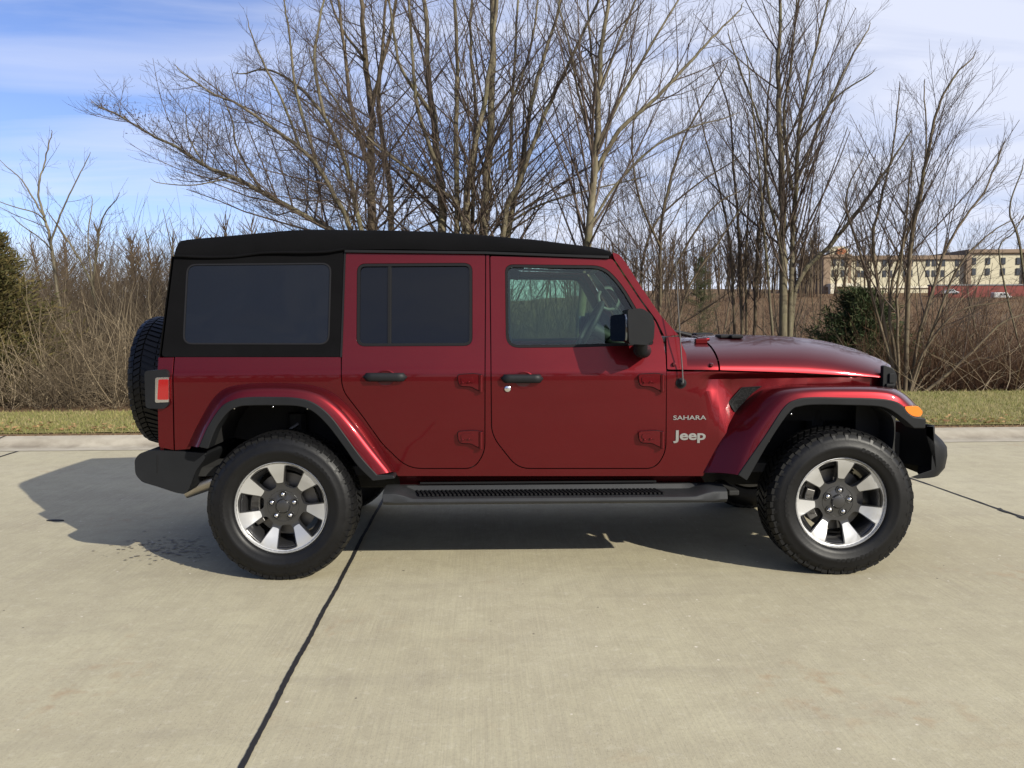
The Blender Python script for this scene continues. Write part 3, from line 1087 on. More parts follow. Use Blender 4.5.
# bolts on the scuttle side
for px, py in ((674, 364.4), (711.6, 365)):
    (x, z), = U([(px, py)], lambda a, b: side_y(a, 1.108) - .003)
    bm = bmesh.new()
    lathe(bm, [(0, -.008), (.007, -.008), (.010, -.004), (.0115, 0), (.0115, .012)], 14)
    bo = fin('cowl_bolt', bm, pbr_dark_paint(), CAR, 0, 40)
    bo.location = (x, side_y(x, 1.108) - .001, z)
    mirror(bo)
# wiper arms lying at the foot of the screen
for (a, b, yy) in (((672, 326), (703, 337.5), -.30), ((700, 331), (690, 336), .25)):
    bm = bmesh.new()
    x, z = X_C0 + .02, top_z(X_C0) + .02
    tube(bm, [(X_C1 - .05, yy - .05, top_z(X_C1) + .01), (X_C0 + .06, yy - .10, z + .03), (X_C0 - .06, yy - .16, z + .10)], [.014, .010, .006], 8)
    tube(bm, [(X_C0 - .02, yy - .36, z + .055), (X_C0 - .05, yy + .12, z + .075)], .008, 6)
    fin('wiper', bm, M['plastic'], CAR, 0, 50)
bm = bmesh.new()
box(bm, ((X_C0 + .07), 0, top_z(X_C0) - .012), (.12, 1.0, .03))
fin('cowl_grille', bm, M['plastic'], CAR, .01, 40)

# --- vent in the front wing
vent = rnd([(728.2, 402, 2), (741.5, 387.2, 2), (762, 386, 1), (752, 393, 2), (734.6, 412.4, 1)])
def vent_y(x, z):
    return side_y(x, z) - .004
v_o = panel('wing_vent', vent, M['trim'], holes=[[(729.6, 401.8), (742, 388), (760, 386.8), (751.6, 393.4), (735, 410.8)]], yf=vent_y, thick=.03, off=.006, bev=.002, cv=[.9 + .02 * i for i in range(14)], cu=[.85 + .02 * i for i in range(16)])
mm, t_, o_ = mat_new('vent_mesh')
k_ = NT(t_)
co_ = k_.n('ShaderNodeTexCoord').outputs['Object']
vo = k_.n('ShaderNodeTexVoronoi', {'Vector': co_, 'Scale': 130.0}).outputs['Distance']
bb = k_.n('ShaderNodeBsdfPrincipled', {'Base Color': k_.ramp(vo, [(.30, (.022, .022, .023)), (.45, (.004, .004, .004))]), 'Roughness': .6, 'Specular IOR Level': .1})
t_.links.new(bb.outputs[0], o_.inputs[0])
M['vent_mesh'] = mm
panel('vent_mesh', [(729, 401.8), (741.8, 387.6), (761, 386.4), (752, 393.6), (735, 411.6)], M['vent_mesh'], v_o, yf=vent_y, thick=.02, off=.002, bev=0, cv=[.9 + .02 * i for i in range(14)], cu=[.85 + .02 * i for i in range(16)])

# --- wheel arch flares
def arch(name, A, B, C, D, lip_end, ya, yb, yc, n=7):
    As, Bs, Cs = (spl(q, n) for q in (A, B, C))
    bm = bmesh.new()
    rows = []
    for a, b, c in zip(As, Bs, Cs):
        pa, pb, pc = L(*a, ya), L(*b, yb), L(*c, yc)
        p0 = Vector((pa[0], ya + .06, pa[1]))
        p1 = Vector((pa[0], ya, pa[1]))
        p2 = Vector((pb[0], yb, pb[1]))
        p3 = Vector((pc[0], yc, pc[1]))
        e = (p2 - p1)
        f = (p3 - p2)
        r = [p0, p1, p1 + e * .3 + Vector((0, 0, .004)), p1 + e * .62 + Vector((0, 0, .005)), p2 - e * .16 + Vector((0, 0, .003)),
             p2 - e * .06 + f * .05, p2 + f * .16, p2 + f * .4 + Vector((0, -.002, 0)), p2 + f * .75 + Vector((0, -.001, 0)), p3, p3 + Vector((0, .05, 0))]
        rows.append(r)
    loft(bm, rows)
    bmesh.ops.holes_fill(bm, edges=[e for e in bm.edges if len(e.link_faces) == 1 and False])
    # end caps
    bm.verts.ensure_lookup_table()
    m = len(rows[0])
    for base in (0, (len(rows) - 1) * m):
        bm.faces.new([bm.verts[base + i] for i in range(m)])
    fl = fin(name, bm, M['paint'], CAR, 0, 48)
    lip = [tuple(p) for p in Cs] + list(lip_end) + [tuple(p) for p in spl(D, n)][::-1]
    lo = panel('flare_lip', lip, M['plastic'], fl, yf=yc - .006, thick=.10, bev=.006, seg=3)
    return fl
FA = [(698, 473), (714, 441), (738, 411.5), (758, 393.5), (780, 386.6), (835, 386), (885, 387), (903, 393), (917, 405.5)]
FB = [(733, 474), (752, 436), (771, 408.5), (786, 394.5), (807, 389.7), (842, 388.6), (880, 389.6), (898, 394.5), (911, 405.5)]
FC = [(738, 475), (765, 436), (784, 407.5), (797, 399.4), (813, 397.2), (845, 397.6), (878, 398.6), (895, 401), (904, 406.5)]
FD = [(747, 481), (770, 441), (790, 412.2), (801, 406.6), (816, 405), (845, 405.3), (876, 406.4), (889, 409.5), (896.5, 414)]
front_flare = arch('front_flare', FA, FB, FC, FD, [(907.5, 412.5), (914, 417), (926.5, 418.6), (925.4, 428.5), (914, 428.5), (905.5, 421)], -.77, -.915, -.932)
RA = [(187, 447), (200, 420), (213, 398.5), (226, 388), (246, 383.8), (275, 383), (308, 385), (330, 392), (346, 404), (362, 422), (380, 447), (396.5, 474)]
RB = [(195, 447), (205, 424), (218, 403.5), (231, 393.6), (247, 389), (275, 388), (300, 389.5), (320, 395), (338, 408), (354, 426), (372, 449), (391, 472)]
RC = [(198.6, 447), (208, 426), (221, 407), (233, 400), (248, 397.2), (275, 397), (297, 398), (314, 403), (330, 415.6), (345, 435), (361, 457), (377, 474.8)]
RD = [(208, 449), (216, 428.5), (228, 412.5), (238.5, 407), (250, 405.8), (275, 405.6), (299, 406.6), (313, 412), (327, 425), (342, 444.5), (357, 465.5), (372.5, 481)]
rear_flare = arch('rear_flare', RA, RB, RC, RD, [(394, 475.6), (395, 478.6)], -.80, -.915, -.932)
for fl, pts in ((rear_flare, ((215, 425), (234.4, 408.4), (273, 406.8), (307.6, 408.6), (331.6, 424), (353, 449.5))), (front_flare, ((791.2, 414), (768.8, 441), (754.6, 460)))):
    for px, py in pts:
        x, z = L(px, py, -.925)
        bm = bmesh.new()
        bmesh.ops.create_icosphere(bm, subdivisions=1, radius=.006)
        so = fin('flare_screw', bm, M['chrome'], fl, 0, 60)
        so.location = (x, -.925, z)
# turn signal in the nose of the front flare
ts = panel('turn_signal', rnd([(904, 406.2, 3), (918.4, 406, 3), (923.2, 412, 3), (920.6, 416.6, 3), (913.5, 416.6, 4), (907, 412, 3)]), M['amber'], yf=-.925, thick=.09, bev=.010, seg=3)

# --- wheels
TR = .402
def make_wheel(rot):
    """Returns an Empty at the hub; the outer face looks along -Y"""
    w = empty('wheel', (0, 0, 0), CAR)
    bm = bmesh.new()
    prof = [(.245, .115), (.252, .128), (.30, .138), (.345, .136), (.372, .122), (.390, .100), (.3925, .05), (.393, 0),
            (.3925, -.05), (.390, -.100), (.374, -.119), (.362, -.127), (.358, -.1305), (.345, -.1345), (.322, -.1365), (.318, -.139), (.300, -.139), (.296, -.1365), (.275, -.133), (.259, -.126), (.2525, -.118), (.2500, -.108), (.2485, -.095)]
    lathe(bm, prof, 84)
    # tread blocks
    N = 66
    def lug(t0, t1, y0, y1, skew=0.0, r0=.380, r1=TR, drop0=0, drop1=0):
        vv = []
        for r in (r0, r1):
            for y, s, dr in ((y0, 0, drop0), (y1, skew, drop1)):
                for t in (t0, t1):
                    rr = r - dr * (1 if r == r1 else .4)
                    vv.append(bm.verts.new((rr * math.sin(t + s), y, rr * math.cos(t + s))))
        for f in ((0, 1, 3, 2), (4, 6, 7, 5), (0, 4, 5, 1), (2, 3, 7, 6), (0, 2, 6, 4), (1, 5, 7, 3)):
            bm.faces.new([vv[i] for i in f])
    rr = random.Random(3)
    for i in range(N):
        t = 2 * PI * i / N
        d = 2 * PI / N
        for sg in (-1, 1):
            long = (i % 2 == 0)
            lug(t, t + d * .86, sg * (.1235 if long else .118), sg * .086, sg * .02, .374, TR - .001, .016 if long else .010, 0)
            lug(t + d * .5, t + d * 1.22, sg * .082, sg * .046, sg * .05)
            # rib down the shoulder
            if long:
                vv = []
                for r, y in ((.384, .1185), (.366, .1270), (.350, .1338)):
                    for tt in (t + d * .1, t + d * .55):
                        vv.append(bm.verts.new((r * math.sin(tt), sg * (y + .001), r * math.cos(tt))))
                        vv.append(bm.verts.new((r * math.sin(tt), sg * (y - .006), r * math.cos(tt))))
                for a in (0, 4):
                    bm.faces.new([vv[a], vv[a + 2], vv[a + 6], vv[a + 4]])
                    bm.faces.new([vv[a], vv[a + 4], vv[a + 5], vv[a + 1]])
                    bm.faces.new([vv[a + 2], vv[a + 3], vv[a + 7], vv[a + 6]])
        lug(t + d * .1, t + d * .72, -.038, .038, .08)
    # moulded rings and blocks on the sidewall
    for a0 in (.3, 2.5, 4.5):
        for j in range(9):
            t = a0 + j * .085
            h = .018 if j % 3 else .022
            vv = [bm.verts.new((r * math.sin(t + s), -.1402, r * math.cos(t + s))) for r, s in ((.309 - h * .5, 0), (.309 - h * .5, .05), (.309 + h * .5, .05), (.309 + h * .5, 0))]
            bm.faces.new(vv)
    ty = fin('tyre', bm, M['tyre'], w, 0, 34)
    # barrel + dished face
    bm = bmesh.new()
    lathe(bm, [(.246, -.108), (.2475, -.104), (.242, -.100), (.226, -.088), (.216, .10), (.236, .118), (.20, .118), (.20, -.06), (.222, -.088)], 56)
    rim = fin('rim', bm, M['graphite'], w, 0, 40)
    fp = lambda r: -.094 + .036 * sm((.235 - r) / .13) - .010 * sm((.075 - r) / .05)
    ho = []
    for i in range(7):
        t = rot + 2 * PI * i / 7
        poly = [(-.148, .205), (-.205, .224, 1)]
        pl = []
        for (u, r, rad) in ((-.050, .2275, .012), (.050, .2275, .012), (.040, .135, .02), (.027, .105, .016), (-.027, .105, .016), (-.040, .135, .02)):
            pl.append((u, r, rad))
        q = rnd(pl, 4)
        q2 = []
        for (u, r) in q:
            q2.append((u * math.cos(t) + r * math.sin(t), -u * math.sin(t) + r * math.cos(t)))
        ho.append(q2)
    outl = [(.2375 * math.sin(2 * PI * k / 70), .2375 * math.cos(2 * PI * k / 70)) for k in range(70)]
    cuts = [-.16, -.1, -.06, -.02, .02, .06, .1, .16]
    bm = sheet(outl, ho, cuts, cuts, lambda u, v, t: (u, fp(math.hypot(u, v)) + .034 * t * (1 if math.hypot(u, v) > .08 else 1.3), v))
    for i in range(5):
        t = 2 * PI * i / 5 + (0 if abs(rot - .339) < .01 else .14)
        cx_, cz_ = .0635 * math.sin(t), .0635 * math.cos(t)
        loft(bm, [[(cx_ + r * math.cos(a), y, cz_ + r * math.sin(a)) for a in [2 * PI * q / 16 for q in range(16)]] for r, y in ((.0235, -.056), (.022, -.0655), (.0185, -.0655), (.017, -.056))], True)
    loft(bm, [[(r * math.cos(a), y, r * math.sin(a)) for a in [2 * PI * q / 40 for q in range(40)]] for r, y in ((.086, -.054), (.0845, -.0605), (.083, -.054))], True)
    fin('rim_face', bm, M['graphite'], rim, .004, 34)
    # bright machined pads between the windows
    bm = bmesh.new()
    for i in range(7):
        t = rot + 2 * PI * (i + .5) / 7
        pl = []
        hw = lambda r: math.sin(PI / 7) * r * 1.0 - (.052 - (.224 - r) * .135) * 1.0 - .005
        for r in (.130, .16, .195, .228):
            aw = PI / 7 - math.atan2(.052 - (.224 - r) * .135, r) - .022
            pl.append((-aw, r))
        left = pl
        right = [(-a, r) for a, r in reversed(pl)]
        arc_out = []
        edge = PI / 7 + .002
        top = [(-edge + 2 * edge * k / 10, .2375) for k in range(11)]
        polyp = left + [(left[-1][0] - .06, .2315)] + top + [(right[0][0] + .06, .2315)] + right + [(right[-1][0] * .5, .127), (-right[-1][0] * .5, .127)]
        q = [(r * math.sin(a + t), r * math.cos(a + t)) for a, r in polyp]
        sheet(q, (), cuts, cuts, lambda u, v, tt: (u, fp(math.hypot(u, v)) - .0022 + .01 * tt, v), bm)
    lathe(bm, [(.2350, -.0962), (.2405, -.0985), (.2455, -.1095), (.2485, -.1085), (.248, -.100)], 70)
    fin('machined_face', bm, M['silver'], w, .0012, 34)
    bm = bmesh.new()
    lathe(bm, [(0, -.079), (.018, -.079), (.033, -.076), (.040, -.066), (.041, -.04)], 28)
    fin('center_cap', bm, M['graphite'], w, 0, 40)
    for i in range(5):
        t = 2 * PI * i / 5 + (0 if abs(rot - .339) < .01 else .14)
        bm = bmesh.new()
        lathe(bm, [(0, -.016), (.006, -.0155), (.0105, -.012), (.0128, -.006), (.0155, -.002), (.0155, .008)], 12)
        ln = fin('lug_nut', bm, M['chrome'], w, 0, 40)
        ln.location = (.0635 * math.sin(t), -.058, .0635 * math.cos(t))
    bm = bmesh.new()
    lathe(bm, [(.05, .01), (.17, .01), (.17, .035), (.05, .035)], 40)
    lathe(bm, [(0, -.03), (.075, -.03), (.08, .01), (.08, .05)], 30)
    fin('brake_disc', bm, M['steel'], w, 0, 40)
    bm = bmesh.new()
    for k in range(7):
        t = 4.2 + k * .13
        box(bm, (.155 * math.sin(t), -.012, .155 * math.cos(t)), (.05, .075, .05), Matrix.Rotation(t, 3, 'Y'))
    fin('brake_caliper', bm, M['steel'], w, .006, 40)
    return w
wr = make_wheel(.339)
x, z = L(281.2, 508.5, -.90)
wr.location = (x, -.795, TR - .008)
wf = make_wheel(.339 + .22)
x2, z = L(841.2, 502.4, -.90)
wf.location = (x2, -.795, TR - .008)
XR, XFW = x, x2

def copy_tree(o, parent=None):
    c = o.copy()
    COL.objects.link(c)
    c.parent = parent
    for ch in [q for q in bpy.data.objects if q.parent == o]:
        copy_tree(ch, c)
    return c
for w in (wr, wf):
    c = copy_tree(w, CAR)
    c.location.y = .795
    c.rotation_euler = (0, 0, PI)
sp = copy_tree(wr, CAR)
sp.name = 'spare_wheel'
for q in [q for q in bpy.data.objects if q.parent == sp and q.name.startswith(('brake',))]:
    bpy.data.objects.remove(q)
sp.rotation_euler = (0, 0, -PI / 2)
sp.location = (-2.415, .0, 1.02)

# --- soft top
def ztop(x):
    return lin(x, _rt)
_rt = [L(a, b, -.60) for a, b in ((176, 241.5), (184, 239.6), (200, 238), (230, 235.4), (262, 232.4), (290, 230.2), (312, 229.2), (345, 229.4), (390, 230), (430, 231.2), (470, 233.6), (500, 236.2), (530, 239), (560, 242.6), (590, 246.4), (606, 249.2), (611, 252))]
_rt = [(-9, _rt[0][1])] + _rt + [(9, _rt[-1][1])]
_rb = [L(a, b, -.675) for a, b in ((174, 257.5), (200, 258), (235, 257), (260, 254.6), (300, 253.8), (330, 252), (343, 249.6), (400, 249.4), (487, 250.8), (560, 253.4), (609, 256.2))]
_rb = [(-9, _rb[0][1])] + _rb + [(9, _rb[-1][1])]
x_r0 = L(174, 257, -.675)[0]
x_r1 = L(610.5, 254, -.65)[0]
bm = bmesh.new()
rows = []
rj = random.Random(11)
for i in range(61):
    t = i / 60
    x = x_r0 + (x_r1 - x_r0) * t
    zl, zt = lin(x, _rb), lin(x + .012 * (1 - t), _rt)
    lean = .02 * (1 - min(1, t * 12))
    half = []
    for (wy, wz) in ((.655, -.004), (.678, 0), (.680, .22), (.674, .5), (.658, .76), (.63, .93), (.58, 1.0), (.45, 1.07), (.25, 1.13), (0, 1.15)):
        zz_ = zl + (zt - zl) * wz
        ripple = (.0025 * math.sin(x * 9 + wy * 14) + .0012 * math.sin(x * 23 + wz * 5)) * (1 if .1 < wz < 1 else .5)
        half.append((x + lean * max(wz, 0) * 1.2, -wy - ripple * .6, zz_ + ripple * .5))
    r = half + [(p[0], -p[1], p[2]) for p in reversed(half[:-1])]
    rows.append(r)
loft(bm, rows)
for row in (0, len(rows) - 1):
    bm.verts.ensure_lookup_table()
    m = len(rows[0])
    f = bm.faces.new([bm.verts[row * m + i] for i in range(m)])
top = fin('soft_top', bm, M['fabric'], CAR, 0, 50)
def st_y(x, z):
    return -half_w(z) - .002
st_win = rnd([(187.5, 264.8, 9), (330.6, 263.6, 9), (328.4, 343.8, 9), (183.4, 343.6, 9)], 6)
stp = panel('side_curtain', rnd([(174.5, 254), (343.6, 248.5), (343.8, 252), (339.8, 356.8), (161.5, 356.8, 4)]), M['fabric'], top, holes=[st_win], yf=st_y, thick=.012, bev=.003, cv=[1.2 + .03 * i for i in range(22)], cu=[-2.1 + .08 * i for i in range(18)])
panel('curtain_window', inset(st_win, -1.6), M['vinyl_win'], stp, yf=st_y, off=-.003, thick=.003, bev=0, cv=[1.2 + .06 * i for i in range(11)])
M['welt'] = pbr('curtain_welt', (.012, .012, .014), .6, spec=.12)
panel('window_welt', inset(st_win, -.9), M['welt'], stp, holes=[inset(st_win, .7)], yf=st_y, off=.0025, thick=.004, bev=.001)
panel('door_rail', [(344.2, 252), (346, 252), (342.2, 357), (340.2, 357)], M['trim'], top, yf=st_y, off=.004, thick=.02, bev=.002)
panel('gutter_rail', [(344.4, 249.8), (486, 251.4), (609, 255.8), (609, 258.6), (486, 254.2), (344.4, 252.6)], M['trim'], top, yf=lambda x, z: -half_w(z) - .012, off=.004, thick=.03, bev=.003)
# stitched seams of the canvas: over the rear bow and along the flap hem
for sg in (-1, 1):
    bm = bmesh.new()
    xs_ = [x_r0 + .01 + (L(343, 250, -.68)[0] - x_r0) * i / 24 for i in range(25)]
    tube(bm, [(x, sg * (.690 + .004 * math.sin(x * 8)), lin(x, _rb) + .004 + .004 * math.sin(x * 11)) for x in xs_], .008, 8)
    fin('flap_hem', bm, M['fabric'], top, 0, 60)
# rear curtain with its window
xa, za = L(174, 256, -.67)
xb, zb = L(161.8, 357, -.77)
bm = bmesh.new()
loft(bm, [[(xa - .012, y * .672, za) for y in (-1, -.5, 0, .5, 1)], [(xb - .015, y * .775, zb) for y in (-1, -.5, 0, .5, 1)]])
rc = fin('rear_curtain', bm, M['fabric'], top, 0)
bm = bmesh.new()
def rcp(u, v):
    return (xa - .016 + (xb - xa) * v, u * (.672 + .103 * v), za + (zb - za) * v)
sheet(rnd([(-.8, .16, .12), (.8, .16, .12), (.8, .88, .12), (-.8, .88, .12)]), (), (), (), lambda u, v, t: tuple(Vector(rcp(u, v)) + Vector((-.004 * (1 - t), 0, 0))), bm)
fin('rear_window', bm, M['vinyl_win'], rc, 0)

# --- tub behind the quarter panels: tailgate, floor, firewall
bm = bmesh.new()
xt = L(158.5, 400, -.79)[0]
sheet(rnd([(-.785, .585, .03), (.785, .585, .03), (.785, 1.09), (.765, 1.2, .02), (-.765, 1.2, .02), (-.785, 1.09)]), (), (), (1.0, 1.09), lambda y, z, t: (xt - .004 + .02 * t, y, z), bm)
tg = fin('tailgate', bm, M['paint'], CAR, .008)
bm = bmesh.new()
box(bm, (xt - .09, 0, 1.0), (.15, .26, .22))
for k in range(3):
    a = 2 * PI * k / 3 + PI / 2
    tube(bm, [(xt - .10, 0, 1.02), (xt - .14, .16 * math.cos(a), 1.02 + .16 * math.sin(a))], .025, 8)
fin('spare_carrier', bm, M['dark'], CAR, .01)
bm = bmesh.new()
box(bm, (-.2, 0, .56), (3.9, 1.46, .05))
box(bm, (.78, 0, .84), (.05, 1.44, .52))
box(bm, (1.28, 0, .92), (.94, 1.1, .24))
fin('floor_pan', bm, M['dark'], CAR, 0)
bm = bmesh.new()
for y in (-.42, .42):
    box(bm, (-.1, y, .47), (4.3, .09, .12))
for x in (-2.0, -1.0, 0, .9, 1.9):
    box(bm, (x, 0, .47), (.08, .84, .1))
for xw in (XR, XFW):
    tube(bm, [(xw, -.70, .40), (xw, -.3, .40), (xw, .3, .40), (xw, .70, .40)], [.05, .045, .045, .05], 10)
    bmesh.ops.create_icosphere(bm, subdivisions=2, radius=.14, matrix=Matrix.Translation((xw, .1, .40)))
    for y in (-.52, .52):
        tube(bm, [(xw, y, .40), (xw, y * .96, .86)], .055, 10)
box(bm, (-.15, .15, .42), (1.3, .45, .12))
box(bm, (.1, -.64, .43), (.06, .30, .03))
box(bm, (-.9, -.64, .43), (.06, .30, .03))
box(bm, (.95, -.64, .43), (.06, .30, .03))
fin('chassis', bm, M['dark'], CAR, .008)
# rubber-coated wheel housings
for xw, tag_x in ((XR, 0), (XFW, 1)):
    for sg in (-1, 1):
        bm = bmesh.new()
        rows = []
        pth = [(-.60, .46), (-.56, .62), (-.44, .82), (-.28, .93), (0, .965), (.28, .945), (.44, .84), (.60, .62), (.66, .47)] if tag_x == 0 else [(-.68, .46), (-.56, .66), (-.40, .90), (-.2, .96), (0, .965), (.30, .96), (.42, .92), (.44, .80)]
        src = RD if tag_x == 0 else FD[:-2] + [(884, 411), (893, 420), (894, 440), (888, 470)]
        for q in spl(src, 4):
            hx_, hz_ = L(q[0], q[1], -.86)
            rows.append([(hx_, sg * yy, hz_ + .004) for yy in (.86, .80, .6, .44)])
        loft(bm, rows)
        # inner wall
        bm.verts.ensure_lookup_table()
        bm.faces.new([bm.verts[i * 4 + 3] for i in range(len(rows))])
        fin('wheel_housing', bm, M['dark'], CAR, 0, 40)
for sg in (-1, 1):
    bm = bmesh.new()
    loft(bm, [[(1.66, sg * .69, z), (1.80, sg * .68, z), (1.90, sg * .665, z), (1.93, sg * .40, z)] for z in (.46, .7, .975)])
    fin('splash_guard', bm, M['dark'], CAR, 0)
bm = bmesh.new()
tube(bm, [(XR + .02, -.55, .80), (XR - .14, -.60, .70), (XR - .2, -.62, .62)], .014, 8)
fin('brake_line', bm, M['steel'], CAR)
# exhaust
bm = bmesh.new()
x0, z0 = L(187, 488, -.62)
tube(bm, [(x0 + .30, -.56, z0 + .07), (x0 + .14, -.60, z0 + .04), (x0 - .01, -.63, z0 - .012)], [.05, .05, .047], 18, False)
tube(bm, [(x0 + .30, -.56, z0 + .07), (x0 + .14, -.60, z0 + .04), (x0 - .008, -.63, z0 - .012)], [.045, .045, .043], 18)
fin('exhaust', bm, M['muffler'], CAR, 0, 50)

# --- bumpers
bm = bmesh.new()
rb = U([(135.6, 459), (141, 452.6), (152, 450), (186, 451.4), (208, 452.6), (205.5, 459), (197, 470), (190.5, 487), (187, 493.8), (178, 492.6), (158, 486), (143, 481.6), (136.4, 474)], -.80)
sheet(rnd([(p[0], p[1], .02) for p in rb], 3), (), [ -2.2, -2.1, -2.0], (), lambda x, z, t: (x, -.815 + 1.63 * t, z), bm)
rear_bumper = fin('rear_bumper', bm, M['plastic'], CAR, .035, 34, 4)
bm = bmesh.new()
x0, z0 = L(157.4, 455, -.815)
x1, z1 = L(157.4, 473, -.815)
tube(bm, [(x0, -.816, z0), (x1, -.816, z1)], .0022, 6)
fin('bumper_seam', bm, M['trim'], rear_bumper)
# front bumper: centre beam with swept-back wings
bm = bmesh.new()
plan = [(-.785, 2.09), (-.765, 2.13), (-.73, 2.168), (-.65, 2.20), (-.5, 2.22), (-.25, 2.24), (0, 2.245)]
plan = plan + [(-a, b) for a, b in reversed(plan[:-1])]
rows = []
for y, xf in plan:
    e = sm((.80 - abs(y)) / .10)
    dx = 1 if abs(y) > .6 else .8
    back = max(1.90, xf - .05 - (.775 - abs(y)) * .80)
    zt, zb = .79, .50
    sec = [(back, zb + .05), (back, zt), (min(back + .02, xf - .08), zt + .005), (xf - .075, zt - .045), (xf - .03, zt - .085), (xf - .005, zt - .12), (xf, .62), (xf - .012, .55), (xf - .05, .505), (xf - .12, zb), (xf - .16, zb + .01)]
    rows.append([(min(x, xf), y, z) for x, z in sec])
loft(bm, rows, True)
bm.verts.ensure_lookup_table()
m = len(rows[0])
for base in (0, (len(rows) - 1) * m):
    bm.faces.new([bm.verts[base + i] for i in range(m)])
front_bumper = fin('front_bumper', bm, M['plastic'], CAR, .008, 38)
bm = bmesh.new()
box(bm, (1.93, 0, .62), (.16, 1.10, .22))
fin('bumper_beam', bm, M['dark'], front_bumper, .01)
for y in (-.55, .55):
    bm = bmesh.new()
    lathe(bm, [(0, 0), (.035, .002), (.045, .012), (.05, .03)], 20)
    f = fin('fog_lamp', bm, M['clear_lens'], front_bumper, 0)
    f.rotation_euler = (0, 0, PI / 2)
    f.location = (2.203, y, .62)

# --- grille with seven slots and round lamps
gm = bmesh.new()
def gx(y):
    return X_H1 + .235 * (1 - (abs(y) / .68) ** 2) - .01
slots = [rnd([(y - .03, .78, .025), (y + .03, .78, .025), (y + .03, 1.0, .025), (y - .03, 1.0, .025)], 3) for y in [-.27 + .09 * i for i in range(7)]]
lamps = [[(c + .095 * math.cos(2 * PI * k / 24), .915 + .095 * math.sin(2 * PI * k / 24)) for k in range(24)] for c in (-.45, .45)]
sheet(rnd([(-.655, .70, .04), (.655, .70, .04), (.655, 1.072), (-.655, 1.072)]), slots + lamps, [-.6 + .1 * i for i in range(13)], (), lambda y, z, t: (gx(y) - .03 * t, y, z), gm)
grille = fin('grille', gm, M['paint'], CAR, .005)
bm = bmesh.new()
loft(bm, [[(gx(y) - .06, y, z) for y in [-.64 + .08 * i for i in range(17)]] for z in (.70, 1.06)])
fin('grille_insert', bm, M['dark'], grille)
for c in (-.45, .45):
    bm = bmesh.new()
    lathe(bm, [(0, -.02), (.05, -.016), (.085, -.004), (.094, .012), (.094, .04)], 28)
    h = fin('headlight', bm, M['clear_lens'], CAR, 0, 40)
    h.rotation_euler = (0, 0, PI / 2)
    h.location = (gx(c) - .012, c, .915)
# flank of the grille shell under the bonnet
for sg in (-1, 1):
    bm = bmesh.new()
    loft(bm, [[(1.79, sg * .640, z), (1.84, sg * .645, z), (gx(.655) + .002, sg * .652, z)] for z in (.985, 1.01, 1.066)])
    fin('grille_flank', bm, M['paint'], grille, 0)

# --- windscreen frame
fo = rnd([(614.2, 258.6), (612.2, 252.2, 2), (619.5, 254.6, 3), (626, 263), (640.4, 285.8), (660, 314.6), (678.4, 335.2, 1), (664.2, 335.8), (656.4, 320), (641, 299)])
frame = panel('windshield_frame', fo, M['paint'], yf=side_y, thick=.07, bev=.010, seg=3)
panel('pillar_trim', fo, M['interior'], frame, yf=side_y, off=-.074, thick=.012, bev=.002)
mirror(frame)
pa, pb = L(614.5, 252.8, -.665), L(676, 333.5, -.77)
bm = bmesh.new()
loft(bm, [[(pa[0] + .012, y, pa[1] - .035) for y in (-.61, 0, .61)], [(pb[0] - .02, y, pb[1]) for y in (-.71, 0, .71)]])
wsg = fin('windshield_glass', bm, M['glass_clear'], frame, 0)
bm = bmesh.new()
dirw = Vector((pb[0] - pa[0], 0, pb[1] - pa[1])).normalized()
box(bm, (pa[0] + .005, 0, pa[1] - .026), (.06, 1.22, .045))
fin('frame_rail', bm, M['paint'], frame, .012)

pb_ = panel('pillar_base', rnd([(666.4, 337.0, 1), (678.8, 336.8, 1), (682, 345), (686, 354), (687.5, 369.2, 1), (667.2, 369.2, 1)]), M['paint'], off=.004, thick=.05, bev=.008, seg=3)
mirror(pb_)
# --- door mirrors
bm = bmesh.new()
mo = rnd([(625.6, 309.6, 3), (640, 308.2, 4), (649.6, 314.6, 5), (652.6, 323, 4), (651.4, 340, 4), (646.5, 344.8, 4), (627, 343.6, 3)])
mo = U(mo, -.97)
sheet(mo, (), (), (), lambda x, z, t: (x, -1.035 + .18 * t, z), bm)
mir = fin('door_mirror', bm, M['plastic'], CAR, .022, 34, 4)
xa, za = L(627, 310, -.97)
xb, zb = L(627, 343, -.97)
bm = bmesh.new()
# the housing flares back to a rim around the glass
x0 = L(613, 330, -1.0)[0]
rim_o = [(-1.03, za - .012), (-.86, za - .012), (-.86, zb + .004), (-1.03, zb + .004)]
rows = [[(xa + .03, y, z) for y, z in rnd([(a, b, .03) for a, b in rim_o], 4)],
        [(xa - .005, y, z) for y, z in rnd([(a, b, .03) for a, b in rim_o], 4)]]
loft(bm, rows, True)
fin('mirror_rim', bm, M['rubber'], mir, 0)
bm = bmesh.new()
gl = rnd([(-1.023, za - .02, .03), (-.85, za - .026, .03), (-.85, zb + .008, .03), (-1.023, zb + .008, .03)], 4)
sheet(gl, (), (), (), lambda y, z, t: (xa - .004 - (y + 1.055) * .33 + .012 * t, y, z), bm)
fin('mirror_glass', bm, M['mirror'], mir, .002)
bm = bmesh.new()
x, z = L(641, 346, -.92)
x3, z3 = L(641, 350, -.85)
tube(bm, [(x, -.95, z + .02), (x, -.93, z - .02), (x3 + .01, -.88, z3 - .002), (x3 + .015, -.76, z3)], [.03, .034, .040, .046], 14)
fin('mirror_arm', bm, M['plastic'], mir, 0, 50)

